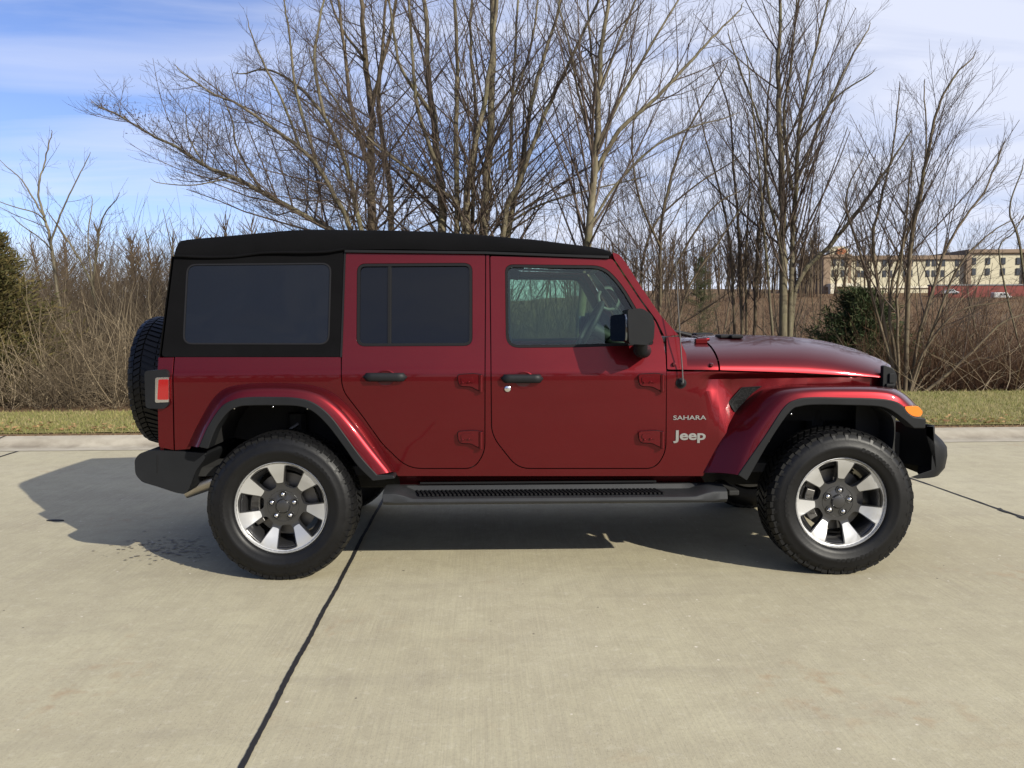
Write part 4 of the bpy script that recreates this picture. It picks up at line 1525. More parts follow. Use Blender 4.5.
# --- tail lamp
tl = panel('tail_light', rnd([(144.2, 371, 4), (165, 369.4, 4), (168.4, 373, 3), (168.4, 405, 3), (164, 409, 4), (145.5, 408.4, 4)]), M['plastic'], yf=-.825, thick=.10, bev=.010, seg=3)
panel('light_bezel', rnd([(155.2, 377.6, 2), (168.7, 377.2, 1), (168.7, 402.2, 1), (155, 402.8, 2)]), M['chrome'], tl, yf=-.828, thick=.02, bev=.004,
      holes=[rnd([(158.6, 379.6, 2), (168.2, 379.4, 1), (168.2, 399.6, 1), (157.4, 399.6, 2)])])
panel('red_lens', rnd([(158.4, 379.4, 1.6), (168.3, 379.2, 1), (168.3, 399.8, 1), (157.2, 399.8, 1.6)]), M['red_lens'], tl, yf=-.832, thick=.03, bev=.004)

# --- side step
bm = bmesh.new()
sx0, sz0 = L(377, 489, -.90)
sx1, sz1 = L(731, 488, -.90)
zt, zb = L(560, 496.4, -.90)[1], L(560, 504, -.90)[1]
rows = []
n = 40
for i in range(n + 1):
    t = i / n
    x = sx0 + (sx1 - sx0) * t
    d = min(x - sx0, sx1 - x)
    k = 1 - sm((d - .10) / .10)          # end caps rise to full height
    e = 1 - sm(d / .10)
    z_in = zt + .003
    rows.append([(x + (.03 * e if t < .5 else -.02 * e), y, z) for y, z in
                 [(-.70, zb + .02), (-.70, z_in + .03), (-.735, z_in + .03 + .0 * k), (-.75, z_in + .002 + .036 * k), (-.80, zt + .003 + .038 * k), (-.885, zt - .002 + .034 * k),
                  (-.905, zt - .006 + .026 * k), (-.915, zt - .02), (-.912, zb + .01 + .01 * e), (-.89, zb), (-.80, zb + .004)]])
loft(bm, rows, True)
bm.verts.ensure_lookup_table()
m = len(rows[0])
for base in (0, n * m):
    bm.faces.new([bm.verts[base + i] for i in range(m)])
step = fin('side_step', bm, M['step'], CAR, .004, 34)
bm = bmesh.new()
xa0, xa1 = L(418, 490, -.85)[0], L(660, 490, -.85)[0]
nn = 58
for i in range(nn):
    x = xa0 + (xa1 - xa0) * i / (nn - 1)
    box(bm, (x, -.818, zt + .008), (.012, .125, .008), Matrix.Rotation(.25, 3, 'Z'))
fin('step_tread', bm, M['rubber'], step, 0)
bm = bmesh.new()
box(bm, ((xa0 + xa1) / 2, -.742, zt + .046), (xa1 - xa0, .012, .012))
fin('step_edge', bm, M['trim'], step, .003)

# --- cabin
bm = bmesh.new()
xd = L(640, 330, -.5)[0]
box(bm, (xd + .02, 0, 1.06), (.34, 1.36, .26))
box(bm, (xd - .16, 0, .85), (.2, .36, .4))
dash = fin('dashboard', bm, M['interior'], CAR, .05, 34, 3)
def seat(x, y, w):
    bm = bmesh.new()
    box(bm, (x, y, .84), (.52, w, .16))
    s = fin('seat', bm, M['seat'], CAR, .05, 40, 3)
    bm = bmesh.new()
    box(bm, (x - .30, y, 1.14), (.15, w, .60), Matrix.Rotation(-.22, 3, 'Y'))
    fin('seat_back', bm, M['seat'], s, .05, 40, 3)
    for yy in ([y] if w < .7 else [y - w * .3, y + w * .3]):
        bm = bmesh.new()
        box(bm, (x - .40, yy, 1.53), (.10, .27, .17), Matrix.Rotation(-.15, 3, 'Y'))
        fin('headrest', bm, M['seat'], s, .04, 40, 3)
seat(-.02, -.36, .50)
seat(-.02, .36, .50)
seat(-.92, 0, 1.15)
xw_, zw_ = L(589, 327, .36)
bm = bmesh.new()
tilt = Matrix.Rotation(R_(-62), 3, 'Y')
ring = [Vector((.185 * math.cos(a), .185 * math.sin(a), 0)) for a in [2 * PI * k / 32 for k in range(33)]]
tube(bm, [tilt @ p + Vector((xw_, .36, zw_)) for p in ring], .017, 8, False)
for a in (.2, PI - .2, -PI / 2):
    tube(bm, [tilt @ Vector((.18 * math.cos(a), .18 * math.sin(a), 0)) + Vector((xw_, .36, zw_)), tilt @ Vector((0, 0, -.03)) + Vector((xw_, .36, zw_))], .015, 6)
tube(bm, [tilt @ Vector((0, 0, -.01)) + Vector((xw_, .36, zw_)), tilt @ Vector((0, 0, -.30)) + Vector((xw_, .36, zw_))], .05, 10)
fin('steering_wheel', bm, M['interior'], CAR, 0, 50)
# roll bar and the light grab handle on the far screen pillar
bm = bmesh.new()
for sg in (-1, 1):
    y = sg * .60
    tube(bm, [(-.20, y * .97, 1.70), (-.28, y * .96, 1.72), (-1.45, y * .95, 1.70), (-1.75, y, 1.15)], .035, 10)
    tube(bm, [(-.32, y, 1.0), (-.32, y * .97, 1.70)], .04, 10)
tube(bm, [(-.32, -.58, 1.71), (-.32, .58, 1.71)], .035, 10)
tube(bm, [(-1.40, -.57, 1.70), (-1.40, .57, 1.70)], .035, 10)
fin('roll_bar', bm, M['interior'], CAR, 0, 50)
bm = bmesh.new()
gp = [L(a, b, .62) for a, b in ((600, 291), (598, 297), (601, 306), (608, 309.5), (616, 309), (620, 314))]
tube(bm, [(p[0], .60, p[1]) for p in spl(gp, 5)], .012, 8)
gp = [L(a, b, .62) for a, b in ((601, 284), (607, 290), (613, 301), (616, 309))]
tube(bm, [(p[0], .60, p[1]) for p in spl(gp, 5)], .016, 8)
fin('grab_handle', bm, pbr('pale_trim', (.16, .17, .16), .5), CAR, 0, 50)

# --- the other flank
for o in (body, corner, sill, backing, rear_door, front_door, front_flare, rear_flare, ts, mir, tl, step, v_o):
    mirror(o)
for o in (stp,):
    mirror(o, top)
for o in [q for q in bpy.data.objects if q.parent == top and q.name.startswith(('door_rail', 'gutter_rail'))]:
    mirror(o, top)
# ------------------------------------------------------------------ trees and brush
def bark(name, stops, lichen=None, scale=9):
    m, t, o = mat_new(name)
    k = NT(t)
    co = k.n('ShaderNodeTexCoord').outputs['Object']
    f = k.noise(k.n('ShaderNodeMapping', {'Vector': co, 'Scale': (1, 1, .25)}).outputs[0], scale, 6, .65)
    c = k.ramp(f, stops)
    if lichen:
        l = k.ramp(k.noise(co, 2.3, 5, .6), [(.5, (0, 0, 0)), (.66, (1, 1, 1))])
        c = k.mix(k.math('MULTIPLY', l, .5), c, lichen)
    b = k.n('ShaderNodeBsdfPrincipled', {'Base Color': c, 'Roughness': .9, 'Specular IOR Level': .15, 'Normal': k.bump(f, .8, .02)})
    t.links.new(b.outputs[0], o.inputs[0])
    return m
M['bark'] = bark('grey_tan_bark', [(.3, (.066, .055, .038)), (.5, (.140, .119, .080)), (.72, (.215, .187, .130))], (.135, .132, .070))
M['bark2'] = bark('red_brown_bark', [(.3, (.060, .046, .032)), (.5, (.125, .098, .066)), (.72, (.19, .152, .106))], (.12, .108, .06))
M['twig'] = bark('dark_twig', [(.3, (.058, .044, .037)), (.6, (.112, .086, .070)), (.8, (.165, .130, .102))], None, 3)
M['brush'] = bark('dry_stems', [(.3, (.062, .046, .031)), (.55, (.125, .096, .063)), (.8, (.215, .172, .115))], None, .9)
M['brush_dark'] = bark('dark_stems', [(.3, (.058, .042, .029)), (.55, (.105, .077, .051)), (.8, (.155, .115, .073))], None, .5)
M['canes'] = bark('pale_canes', [(.3, (.20, .155, .10)), (.55, (.30, .24, .16)), (.8, (.38, .31, .21))], None, .9)
M['weeds'] = bark('dead_weeds', [(.3, (.090, .052, .034)), (.55, (.142, .085, .053)), (.8, (.21, .132, .080))], None, .35)

class Wood:
    """many tapered round stems in one mesh"""
    def __init__(s):
        s.v, s.f = [], []
    def stem(s, pts, r0, r1, n=4):
        P = np.array(pts, float)
        m = len(P)
        D = np.empty_like(P)
        D[1:-1] = P[2:] - P[:-2]
        D[0], D[-1] = P[1] - P[0], P[-1] - P[-2]
        D /= np.linalg.norm(D, axis=1)[:, None] + 1e-9
        ref = np.array((.31, .95, .05)) if abs(D[0, 1]) < .8 else np.array((1, 0, .1))
        A = np.cross(D, ref)
        A /= np.linalg.norm(A, axis=1)[:, None] + 1e-9
        B = np.cross(D, A)
        base = len(s.v)
        rad = r0 + (r1 - r0) * (np.arange(m) / (m - 1))
        ang = 2 * PI * np.arange(n) / n
        V = P[:, None, :] + rad[:, None, None] * (A[:, None, :] * np.cos(ang)[None, :, None] + B[:, None, :] * np.sin(ang)[None, :, None])
        s.v.extend(map(tuple, V.reshape(-1, 3).tolist()))
        for i in range(m - 1):
            a, b = base + i * n, base + (i + 1) * n
            for k in range(n):
                q = (k + 1) % n
                s.f.append((a + k, a + q, b + q, b + k))
    def build(s, name, mat, parent=None):
        me = bpy.data.meshes.new(name)
        me.from_pydata(s.v, [], s.f)
        me.polygons.foreach_set('use_smooth', [True] * len(me.polygons))
        me.update()
        return obj(name, me, mat, parent)

TR_ = random.Random(77)
def vr(d, ang, rj):
    """a direction turned away from d by ang, random bearing"""
    d = d / np.linalg.norm(d)
    a = np.cross(d, (rj.gauss(0, 1), rj.gauss(0, 1), rj.gauss(0, 1)))
    a /= np.linalg.norm(a) + 1e-9
    return d * math.cos(ang) + a * math.sin(ang)
def curve(p, d, ln, n, rj, up=.25, wob=.10):
    d = np.array(d, float)
    o = [np.array(p, float)]
    st = ln / n
    for i in range(n):
        d = d + np.array((rj.gauss(0, wob), rj.gauss(0, wob), rj.gauss(0, wob) + up / n))
        d /= np.linalg.norm(d)
        o.append(o[-1] + d * st)
    return o

def twigs(wood, path, r, rj, level, dens=1.0, kmax=2, up=.25, ang=(.5, 1.05), t0=.15, lenk=.55, minr=.0023, wob=.075):
    """side shoots along a stem, then shoots along those"""
    P = [np.array(p) for p in path]
    seg = [np.linalg.norm(b - a) for a, b in zip(P, P[1:])]
    tot = sum(seg)
    cnt = max(2, int(dens * tot * (5.0, 8.0, 9.0)[min(level, 2)]))
    for i in range(cnt):
        t = t0 + (.95 - t0) * ((i + rj.random()) / cnt)
        s = t * tot
        k = 0
        while k < len(seg) - 1 and s > seg[k]:
            s -= seg[k]; k += 1
        f = min(1, s / (seg[k] + 1e-9))
        p = P[k] + (P[k + 1] - P[k]) * f
        d = (P[k + 1] - P[k]) / (seg[k] + 1e-9)
        ln = (tot * lenk * (1.12 - t) * rj.uniform(.5, 1.15)) * (1 if level else .8) + .09
        ln = min(ln, (2.6, 1.2, .5)[min(level, 2)])
        rr = max(minr, min(r * (1 - .75 * t) * rj.uniform(.32, .5), ln * .0082 + .0012))
        dd = vr(d, rj.uniform(*ang), rj)
        if dd[2] < -.15:
            dd[2] *= -.5
        n = 5 if ln > .7 else (4 if ln > .3 else 3)
        c = curve(p, dd, ln, n, rj, up, wob)
        wood.stem(c, rr, max(minr * .55, rr * .3), 4 if rr > .009 else 3)
        if level < kmax and ln > .24:
            twigs(wood, c, rr, rj, level + 1, dens * (1 if wob > .06 else .8), kmax, up * .8, ang, .15, .5, minr, wob)

def tree(name, label, stems, depth, mat='bark', group=None, dens=1.0, kmax=2, seed=1, spread=.9, cat='tree', ext=True, t0=.3, up=.25, ang=(.5, 1.2), lenk=.55, wob=.075):
    """stems: (pixel polyline, base radius px, tip radius px[, depth shift]); sighted on the photograph, set at a real distance"""
    rj = random.Random(seed)
    first = stems[0][0][0]
    b = at(first[0], 400, depth)
    gz_ = ground_z(b.x, b.y)
    T = empty(name, (b.x, b.y, gz_))
    tag(T, label, cat, group)
    o = np.array(T.location)
    tr, cw = Wood(), Wood()
    for st in stems:
        line, ra, rb_ = st[:3]
        dsh = st[3] if len(st) > 3 else rj.uniform(-spread, spread)
        n = len(line)
        P = []
        for i, (px, py) in enumerate(line):
            dd = depth + dsh * (i / (n - 1)) ** .8
            P.append(np.array(at(px, py, dd)))
        if line[0][1] > 380:
            P[0][2] = ground_z(P[0][0], P[0][1]) - .15
            w = (P[1] - P[0])
        if ext:
            d = P[-1] - P[-2]
            d /= np.linalg.norm(d)
            P.append(P[-1] + d * .15 + np.array((rj.gauss(0, .03), 0, .05)))
        jt = min(1, ra / 5)
        Q = [np.array(p) + np.array((rj.gauss(0, .012), rj.gauss(0, .03), 0)) * jt for p in spl(P, 5)]
        Q = [q - o for q in Q]
        k = depth / FPX
        tr.stem(Q, ra * k, max(rb_ * k * .6, .003), 7 if ra > 2 else 5)
        twigs(cw, Q, ra * k, rj, 0, dens, kmax, t0=t0, up=up, ang=ang, lenk=lenk, wob=wob)
    tr.build('trunk', M[mat], T)
    cw.build('crown', M['twig'], T)
    return T

# the trees one can tell apart, from the left of the view to the right
tree('bare_sapling', 'thin bare sapling standing above the thicket beside the dark evergreen', [
    ([(66, 400), (62, 330), (50, 240), (43, 215), (38, 190), (44, 165), (50, 140)], 2.0, .5),
    ([(44, 217), (30, 193), (20, 178), (6, 166)], 1.0, .4), ([(50, 245), (60, 215), (72, 190), (86, 162)], 1.1, .4),
    ([(46, 222), (36, 213), (15, 207), (-4, 200)], .8, .4), ([(52, 250), (40, 238), (20, 224)], .8, .4)], 15.5, dens=.55, seed=2, up=.45)
tree('bare_sapling', 'thin leaning bare sapling rising from the middle of the left thicket', [
    ([(110, 400), (95, 300), (84, 268), (62, 232), (52, 218)], 1.5, .5), ([(92, 295), (98, 240), (104, 215), (116, 200)], 1.1, .4), ([(93, 290), (88, 240), (92, 205)], .9, .35)], 16.5, dens=.5, seed=3)
tree('bare_tree', 'bare tree with long limbs sweeping out over the rear of the black soft top', [
    ([(420, 400), (385, 300), (340, 238), (316, 222), (262, 192), (232, 177), (205, 166), (178, 148), (150, 134), (120, 116), (98, 106)], 3.6, .5, .4),
    ([(392, 320), (352, 232), (340, 205), (318, 168), (300, 148), (262, 121), (238, 104), (214, 94), (184, 74)], 3.0, .45, -.6),
    ([(398, 330), (362, 230), (346, 165), (325, 118), (300, 88), (270, 70), (243, 74)], 3.0, .5, .9),
    ([(262, 192), (238, 150), (232, 120), (222, 95)], 1.4, .4, .3), ([(205, 166), (190, 140), (186, 118)], 1.0, .4),
    ([(300, 148), (282, 100), (262, 60), (250, 30)], 1.5, .4), ([(318, 168), (296, 90), (290, 40), (284, 0)], 1.8, .5),
    ([(230, 178), (195, 185), (160, 183)], .8, .35), ([(325, 118), (314, 60), (322, 10), (330, -30)], 1.9, .5)], 12.6, dens=1.3, seed=4, up=.42, ang=(.55, 1.35))
tree('bare_tree', 'bare tree with twin upright trunks directly behind the soft top', [
    ([(370, 400), (371, 230), (370, 170), (371, 110), (365, 60), (362, 10), (356, -60)], 5.2, 1.6),
    ([(386, 400), (391, 220), (384, 150), (378, 90), (392, 25), (402, -50)], 3.6, 1.2),
    ([(370, 170), (352, 110), (346, 60), (338, 0), (330, -50)], 2.4, .8), ([(371, 150), (345, 128), (320, 110), (292, 92)], 1.5, .5), ([(371, 110), (380, 70), (384, 20), (388, -50)], 2.2, .8),
    ([(365, 60), (340, 25), (325, -20)], 1.6, .5)], 14.0, 'bark2', dens=.85, seed=5)
tree('bare_tree', 'clump of many bare upright stems behind the rear passenger door', [
    ([(450, 400), (443, 230), (440, 175), (432, 112), (428, 60), (424, 0), (418, -60)], 5.0, 1.5),
    ([(456, 402), (457, 230), (456, 120), (457, 50), (452, -50)], 3.3, 1.2), ([(463, 400), (466, 222), (470, 170), (481, 120), (492, 50), (501, -40)], 4.2, 1.4),
    ([(474, 402), (484, 226), (489, 150), (492, 80), (493, 0), (494, -60)], 5.2, 1.8), ([(480, 404), (504, 226), (520, 180), (546, 112), (574, 52), (608, -22)], 3.2, 1.0),
    ([(482, 402), (510, 226), (522, 165), (534, 92), (556, 20), (566, -40)], 3.4, 1.1), ([(470, 400), (463, 226), (432, 186), (396, 160), (360, 131), (330, 92), (312, 60)], 2.2, .6),
    ([(440, 175), (418, 110), (412, 50), (408, -20)], 2.4, .8), ([(432, 112), (402, 70), (392, 20), (384, -30)], 2.0, .6), ([(470, 402), (472, 226), (476, 120), (470, 40), (476, -40)], 2.6, 1),
    ([(489, 150), (508, 110), (530, 50), (540, -20)], 2.0, .7), ([(504, 226), (540, 205), (590, 190), (640, 178)], 1.4, .5), ([(510, 170), (512, 110), (516, 40), (520, -40)], 2.0, .7)], 13.6, dens=.75, seed=6, ang=(.4, 1.0), lenk=.65, wob=.06)
tree('bare_tree', 'bare tree with a single pale trunk behind the front door window', [
    ([(576, 402), (580, 330), (588, 240), (596, 160), (599, 90), (603, 40), (614, -40)], 5.0, 1.4),
    ([(594, 175), (620, 130), (650, 104), (690, 62), (712, 38), (738, 12)], 2.6, .6), ([(597, 150), (622, 96), (648, 50), (682, -6)], 2.2, .6),
    ([(600, 90), (626, 24), (650, -36)], 1.7, .6), ([(590, 228), (612, 190), (650, 150), (690, 128), (726, 118)], 1.6, .5), ([(596, 160), (580, 100), (572, 60), (560, 10)], 1.6, .5), ([(599, 110), (590, 40), (586, -30)], 1.5, .5)], 13.0, dens=1.1, seed=8, ang=(.38, .85), up=.35, lenk=.72, wob=.045)
tree('bare_tree', 'slender bare tree with arching branches just past the windshield', [
    ([(655, 404), (660, 300), (662, 220), (680, 150), (700, 108), (724, 70)], 2.0, .6), ([(648, 404), (640, 300), (652, 230), (690, 190), (735, 160)], 1.8, .5), ([(660, 300), (690, 240), (716, 205), (742, 190)], 1.4, .5),
    ([(662, 250), (640, 200), (632, 140), (640, 90)], 1.4, .5), ([(664, 404), (684, 300), (720, 240), (746, 200)], 1.6, .5)], 15.0, 'bark2', dens=1.05, seed=9, ang=(.38, .9), up=.35, lenk=.7, wob=.05)
tree('bare_tree', 'slender bare tree with several thin upright stems above the rear edge of the hood', [
    ([(745, 402), (740, 262), (735, 182), (729, 110), (714, 66)], 1.9, .5), ([(752, 402), (757, 262), (765, 182), (768, 104), (772, 60)], 2.0, .5), ([(738, 402), (732, 270), (722, 200), (706, 140), (696, 96)], 1.6, .5), ([(748, 402), (746, 262), (750, 180), (748, 120)], 1.4, .5)], 16.0, 'bark2', dens=.8, seed=10, ang=(.35, .8), up=.38, lenk=.7, wob=.045)
tree('bare_tree', 'tall bare tree with a cluster of upright stems above the middle of the hood', [
    ([(782, 404), (784, 262), (782, 182), (779, 112), (778, 58), (780, -20)], 4.4, 1.0), ([(788, 404), (792, 252), (797, 182), (800, 122), (812, 62), (832, -16)], 2.8, .8),
    ([(786, 402), (796, 290), (830, 246), (860, 208), (885, 172), (905, 140)], 3.0, .7), ([(778, 402), (770, 302), (762, 202), (755, 130), (748, 62)], 1.7, .5), ([(784, 262), (768, 190), (762, 130), (744, 80), (730, 40)], 1.7, .5),
    ([(797, 182), (826, 110), (850, 60), (868, 30)], 1.7, .5), ([(792, 190), (784, 120), (792, 60), (798, -10)], 1.9, .6), ([(800, 140), (838, 96), (868, 76)], 1.3, .4)], 15.0, dens=.85, seed=11, ang=(.36, .8), up=.38, lenk=.72, wob=.04)
tree('bare_tree', 'spreading bare tree of many low stems beside the front bumper', [
    ([(905, 402), (910, 256), (921, 192), (930, 142), (938, 108), (956, 74), (971, 60)], 2.4, .6), ([(900, 402), (874, 256), (881, 200), (893, 150), (899, 92)], 2.0, .5), ([(906, 403), (920, 332), (950, 242), (984, 192), (1002, 148)], 2.0, .5),
    ([(908, 404), (938, 382), (974, 350), (1004, 322), (1034, 312)], 2.0, .5), ([(906, 404), (924, 352), (958, 312), (1002, 302)], 1.5, .4), ([(902, 403), (890, 300), (916, 206), (926, 150), (924, 90)], 1.8, .5),
    ([(903, 404), (862, 260), (846, 200), (862, 160)], 1.6, .5), ([(907, 403), (944, 300), (962, 262), (992, 232), (1012, 220)], 1.4, .4), ([(908, 404), (930, 372), (966, 362), (1012, 352)], 1.2, .4), ([(900, 402), (897, 300), (905, 230), (912, 160)], 1.7, .5)], 14.4, 'bark2', dens=.9, seed=12, ang=(.36, .85), up=.3, lenk=.72, wob=.045)
tree('bare_sapling', 'bare sapling leaning in at the far right edge of the view', [
    ([(1040, 402), (1020, 250), (1010, 210), (1022, 170)], 1.4, .4), ([(1036, 402), (1000, 262), (1014, 232), (1034, 200)], 1.0, .4)], 15.5, dens=.5, seed=13)

# papery seed clusters still hanging at the limb ends of the sweeping tree
sweep = [q for q in bpy.data.objects if q.get('label', '').startswith('bare tree with long limbs')][0]
S = Soup()
rj = random.Random(91)
for px, py, sx_, sy_, cnt in ((106, 106, 6, 4, 40), (120, 110, 8, 5, 50), (142, 118, 8, 6, 60), (132, 116, 9, 6, 50)):
    for _ in range(cnt):
        p = np.array(at(rj.gauss(px, sx_), rj.gauss(py, sy_), 12.9 + rj.gauss(0, .2))) - np.array(sweep.location)
        a, b = np.array([rj.gauss(0, 1) for _ in range(3)]), np.array([rj.gauss(0, 1) for _ in range(3)])
        a *= rj.uniform(.012, .026) / np.linalg.norm(a)
        b *= rj.uniform(.006, .012) / np.linalg.norm(b)
        m_ = len(S.v)
        S.v += [tuple(p - a), tuple(p + b), tuple(p + a), tuple(p - b)]
        S.f.append((m_, m_ + 1, m_ + 2, m_ + 3))
S.build('seed_clusters', leafy('dry_seed', [(.07, .045, .035), (.12, .08, .06)], .8, .2), sweep)['kind'] = 'stuff'

# generic trees and saplings deeper in the wood
def wild(name, label, x, y, h, r, seed, group, cat='tree', dens=.6, stems=2, kmax=2, mat='bark2'):
    rj = random.Random(seed)
    z = ground_z(x, y)
    T = empty(name, (x, y, z))
    tag(T, label, cat, group)
    tr, cw = Wood(), Wood()
    for s in range(stems):
        d = np.array((rj.gauss(0, .16), rj.gauss(0, .16), 1.0))
        hh = h * rj.uniform(.75, 1.05)
        c = curve((rj.uniform(-.1, .1) * (s > 0), rj.uniform(-.1, .1) * (s > 0), -.1), d / np.linalg.norm(d), hh, 9, rj, .25, .06)
        tr.stem(c, r * (1 if s == 0 else .75), .005, 6)
        twigs(cw, c, r * .7, rj, 0, dens, kmax, t0=.25, minr=.0032, up=.12)
        if rj.random() < .8:
            k = rj.randint(2, 4)
            e = curve(c[k], vr(np.array(d), .55, rj), hh * .5, 6, rj, .4, .08)
            tr.stem(e, r * .5, .005, 5)
            twigs(cw, e, r * .4, rj, 0, dens, kmax, t0=.2, minr=.0032, up=.12)
    tr.build('trunk', M[mat], T)
    cw.build('crown', M['twig'], T)
    return T
rj = random.Random(5)
n = 0
for i in range(56):
    px = 175 + (1010 - 175) * ((i * .618) % 1) if i > 5 else (-30 + 34 * i)
    d = 17 + 17 * ((i * .382 + .13) % 1)
    X = (px - 512) / FPX * d
    left = px < 175
    h = rj.uniform(2.8, 4.0) if left else (rj.uniform(3.2, 4.6) if px < 300 else rj.uniform(5.5, 9) if px < 640 else rj.uniform(3.5, 6.0))
    wild('bare_sapling', 'slender bare sapling deeper in the wood beyond the big trunks', X, d, h, rj.uniform(.025, .055), 100 + i, 'saplings deeper in the wood', dens=.5, stems=rj.choice((1, 2, 2)))

# brush: countless thin stems growing as one mass
def brush(name, label, n, sampler, mat, seed, hr, rr, lean=.35, arch=.25, shoots=3):
    rj = random.Random(seed)
    w = Wood()
    for _ in range(n):
        x, y, hk = sampler(rj)
        z = ground_z(x, y)
        h = rj.uniform(*hr) * hk
        d = np.array((rj.gauss(0, lean), rj.gauss(0, lean * .7), 1.0))
        d /= np.linalg.norm(d)
        c = curve((x, y, z - .03), d, h, 5, rj, rj.uniform(-arch, arch * .6), .10)
        r = rj.uniform(*rr)
        w.stem(c, r, r * .35, 3)
        for k in range(shoots):
            a = rj.randint(1, 4)
            e = curve(c[a], vr(d, rj.uniform(.4, 1.0), rj), h * rj.uniform(.18, .42), 3, rj, .2, .12)
            w.stem(e, r * .55, r * .25, 3)
    o = w.build(name, M[mat])
    tag(o, label, 'brush', kind='stuff')
    return o
def samp(p0, p1, d0, d1, hk=lambda px: 1, pw=1.0):
    def f(rj):
        px = rj.uniform(p0, p1)
        d = d0 + (d1 - d0) * rj.random() ** pw
        X = (px - 512) / FPX * d
        v = verge_far(X) + .15
        yy = max(d, v + math.tan(ROAD_YAW) * X + rj.random() * .5)
        return X, yy, hk(px) * (1 if d > 15 else .55 + .45 * sm((d - 12.6) / 2.4))
    return f
brush('thicket', 'dense tan thicket of bare stems behind the verge to the rear of the car', 5600, samp(-90, 360, 11.6, 24, lambda p: (.55 + .45 * sm((p - 20) / 45) + .14 * math.sin(p * .061) + .10 * math.sin(p * .17)) if p < 190 else .8, 1.0), 'brush', 31, (1.2, 3.0), (.003, .0075), .75, 1.2, 6)
brush('thicket', 'dark tangled brush deep behind the tan thicket', 3400, samp(-120, 420, 19, 36, lambda p: 1), 'brush_dark', 32, (2.2, 4.5), (.005, .012), .42, .7, 7)
brush('thicket', 'tangled brown brush behind the doors and hood of the car', 4200, samp(330, 860, 14, 30, lambda p: 1 if p < 620 else (1 - .62 * sm((p - 620) / 60)), 1.2), 'brush_dark', 33, (1.5, 3.2), (.004, .011), .45, .8, 4)
brush('thicket', 'low brown brush filling the hollow beyond the front of the car', 5200, samp(860, 1130, 14.6, 34, lambda p: .8, 1.3), 'weeds', 34, (1.0, 2.4), (.004, .010), .55, .8, 4)
brush('thicket', 'tan brush running on along the verge past the left side of the view', 2600, samp(-900, -80, 11.6, 24), 'brush', 38, (1.4, 3.0), (.004, .009), .6, 1.0, 3)
brush('thicket', 'brown brush running on along the verge past the right side of the view', 2600, samp(1120, 2000, 14, 28), 'weeds', 39, (1.0, 2.4), (.004, .010), .55, .8, 3)
def slope(rj):
    d = 26 + 100 * rj.random() ** 1.6
    px = rj.uniform(600, 1110)
    return (px - 512) / FPX * d, d, 1 + d / 160
brush('dead_weeds', 'rusty brown dead weeds covering the far slope below the hotel', 15000, slope, 'weeds', 35, (.3, .85), (.008, .02), .3, .3, 2)

# woods along the skyline
def skyline(name, label, n, x0, x1, y0, y1, seed, hr, base=0):
    rj = random.Random(seed)
    w = Wood()
    for i in range(n):
        x, y = rj.uniform(x0, x1), rj.uniform(y0, y1)
        z = ground_z(x, y) + base
        h = rj.uniform(*hr)
        c = curve((x, y, z), (rj.gauss(0, .05), 0, 1), h, 5, rj, .2, .05)
        w.stem(c, .16, .03, 4)
        for k in range(46):
            a, u = rj.randint(1, 4), rj.random()
            e = curve(c[a] * (1 - u) + c[a + 1] * u, vr(np.array((0, 0, 1.0)), rj.uniform(.3, 1.1), rj), h * rj.uniform(.12, .34) * (1.2 - .15 * a), 3, rj, .4, .12)
            w.stem(e, .05, .018, 3)
    o = w.build(name, M['brush_dark'])
    tag(o, label, 'wood', kind='stuff')
    return o
skyline('far_wood', 'distant bare wood on the skyline between the car and the hotel', 150, 8, 62, 120, 185, 41, (8, 12))
skyline('far_wood', 'distant bare wood on the skyline behind the left thicket', 120, -110, -18, 60, 110, 42, (6, 9))
skyline('far_wood', 'distant bare wood on the skyline beyond the hotel', 100, 60, 150, 195, 260, 43, (8, 12))
skyline('far_wood', 'bare wood standing along the near side of the road behind the viewer', 170, -90, 90, -60, -42, 44, (9, 14))

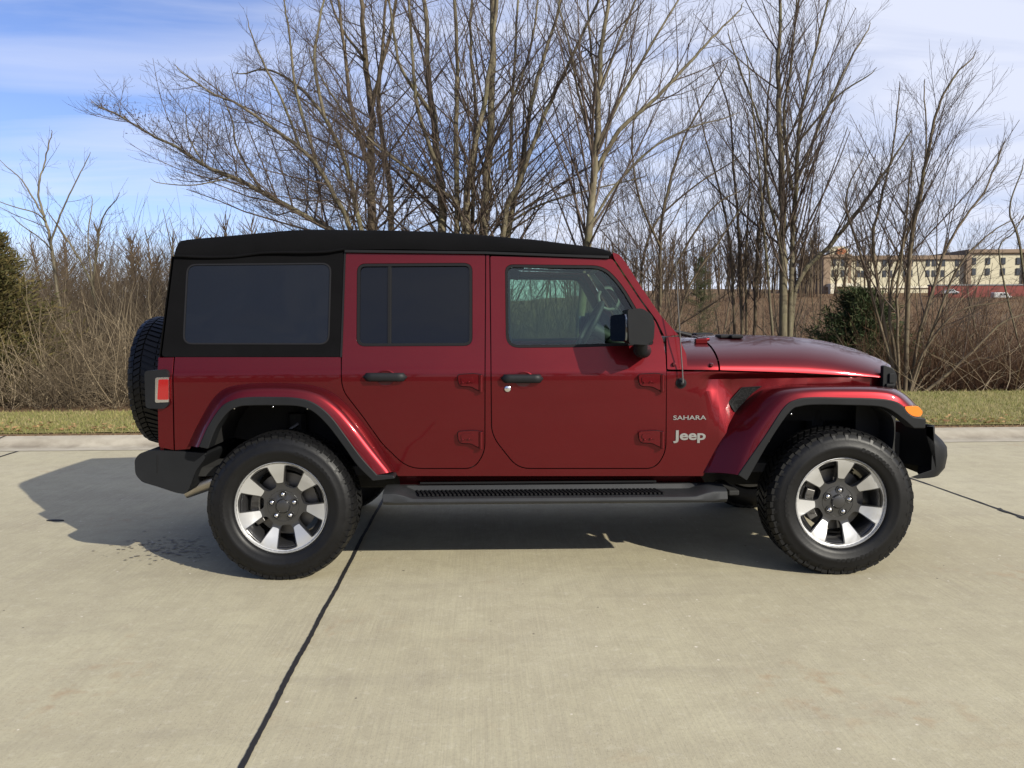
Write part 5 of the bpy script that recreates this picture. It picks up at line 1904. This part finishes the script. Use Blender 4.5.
# cedars: dense sprays of scale leaves on whorled limbs
M['cedar'] = leafy('cedar_green', [(.020, .034, .014), (.036, .056, .022), (.056, .074, .030), (.085, .088, .038)], .75, .15, 2.2)
M['cedar2'] = leafy('olive_cedar', [(.030, .032, .012), (.060, .058, .020), (.095, .080, .028), (.12, .092, .036)], .75, .15, 2.2)
def cedar(label, x, y, h, wdt, mat, seed, n=420, squat=1.0, pw=.75, rag=(.55, 1.12)):
    rj = random.Random(seed)
    z = ground_z(x, y)
    T = empty('cedar_tree', (x, y, z))
    tag(T, label, 'tree')
    tr, S = Wood(), Soup()
    tr.stem([(0, 0, -.1), (.02, 0, h * .5), (0, .02, h * .96)], .07, .01, 7)
    for i in range(n):
        t = rj.random() ** .85
        zz_ = h * (.04 + .94 * t)
        env = wdt * (1 - t) ** pw * (1 - .45 * max(0, .22 - t) / .22) * rj.uniform(*rag) * squat
        a = rj.uniform(0, 2 * PI)
        d = np.array((math.cos(a), math.sin(a), rj.uniform(-.05, .5)))
        c = curve((0, 0, zz_ - env * .12), d / np.linalg.norm(d), env + .05, 4, rj, .35, .12)
        tr.stem(c, .008, .003, 3)
        for q in range(1, 5):
            for _ in range(13):
                u = rj.random()
                p = c[q - 1] * (1 - u) + c[q] * u + np.array((rj.gauss(0, .05), rj.gauss(0, .05), rj.gauss(0, .05)))
                dd = np.array(d) * .6 + np.array((rj.gauss(0, .5), rj.gauss(0, .5), rj.gauss(.35, .45)))
                dd /= np.linalg.norm(dd)
                s = np.cross(dd, (rj.gauss(0, 1), rj.gauss(0, 1), rj.gauss(0, 1)))
                s /= np.linalg.norm(s) + 1e-9
                ln, wd = rj.uniform(.06, .15), rj.uniform(.006, .014)
                m_ = len(S.v)
                S.v += [tuple(p - s * wd), tuple(p + s * wd), tuple(p + dd * ln * .6 + s * wd * .8), tuple(p + dd * ln), tuple(p + dd * ln * .6 - s * wd * .8)]
                S.f.append((m_, m_ + 1, m_ + 2, m_ + 3, m_ + 4))
    tr.build('trunk', M['bark2'], T)
    S.build('crown', M[mat], T)
g = at(858, 395, 17.0)
cedar('dark green cedar behind the front end of the hood', g.x, g.y, at(850, 292, 17.0).z - ground_z(g.x, g.y), 1.75, 'cedar', 51, 700, pw=.55, rag=(.35, 1.2))
g = at(-10, 395, 13.2)
cedar('olive green cedar at the edge of the left thicket', g.x, g.y, at(0, 222, 13.2).z - ground_z(g.x, g.y), 1.6, 'cedar2', 52, 760, pw=.8, rag=(.3, 1.25))
g = at(700, 330, 60)
cedar('distant dark cedar on the slope past the windshield', g.x, g.y, 6.5, 2.4, 'cedar', 53, 200)
# long pale canes arching through the front of the thicket
brush('canes', 'long pale canes arching out of the front of the left thicket', 420, samp(-60, 200, 11.8, 14.5, lambda p: 1.25), 'canes', 36, (1.4, 2.8), (.004, .008), .95, 1.2, 1)
brush('canes', 'long pale canes arching over the low brush beyond the front of the car', 200, samp(880, 1110, 14.0, 17, lambda p: 1.0), 'canes', 37, (1.2, 2.4), (.004, .008), 1.0, 1.1, 1)
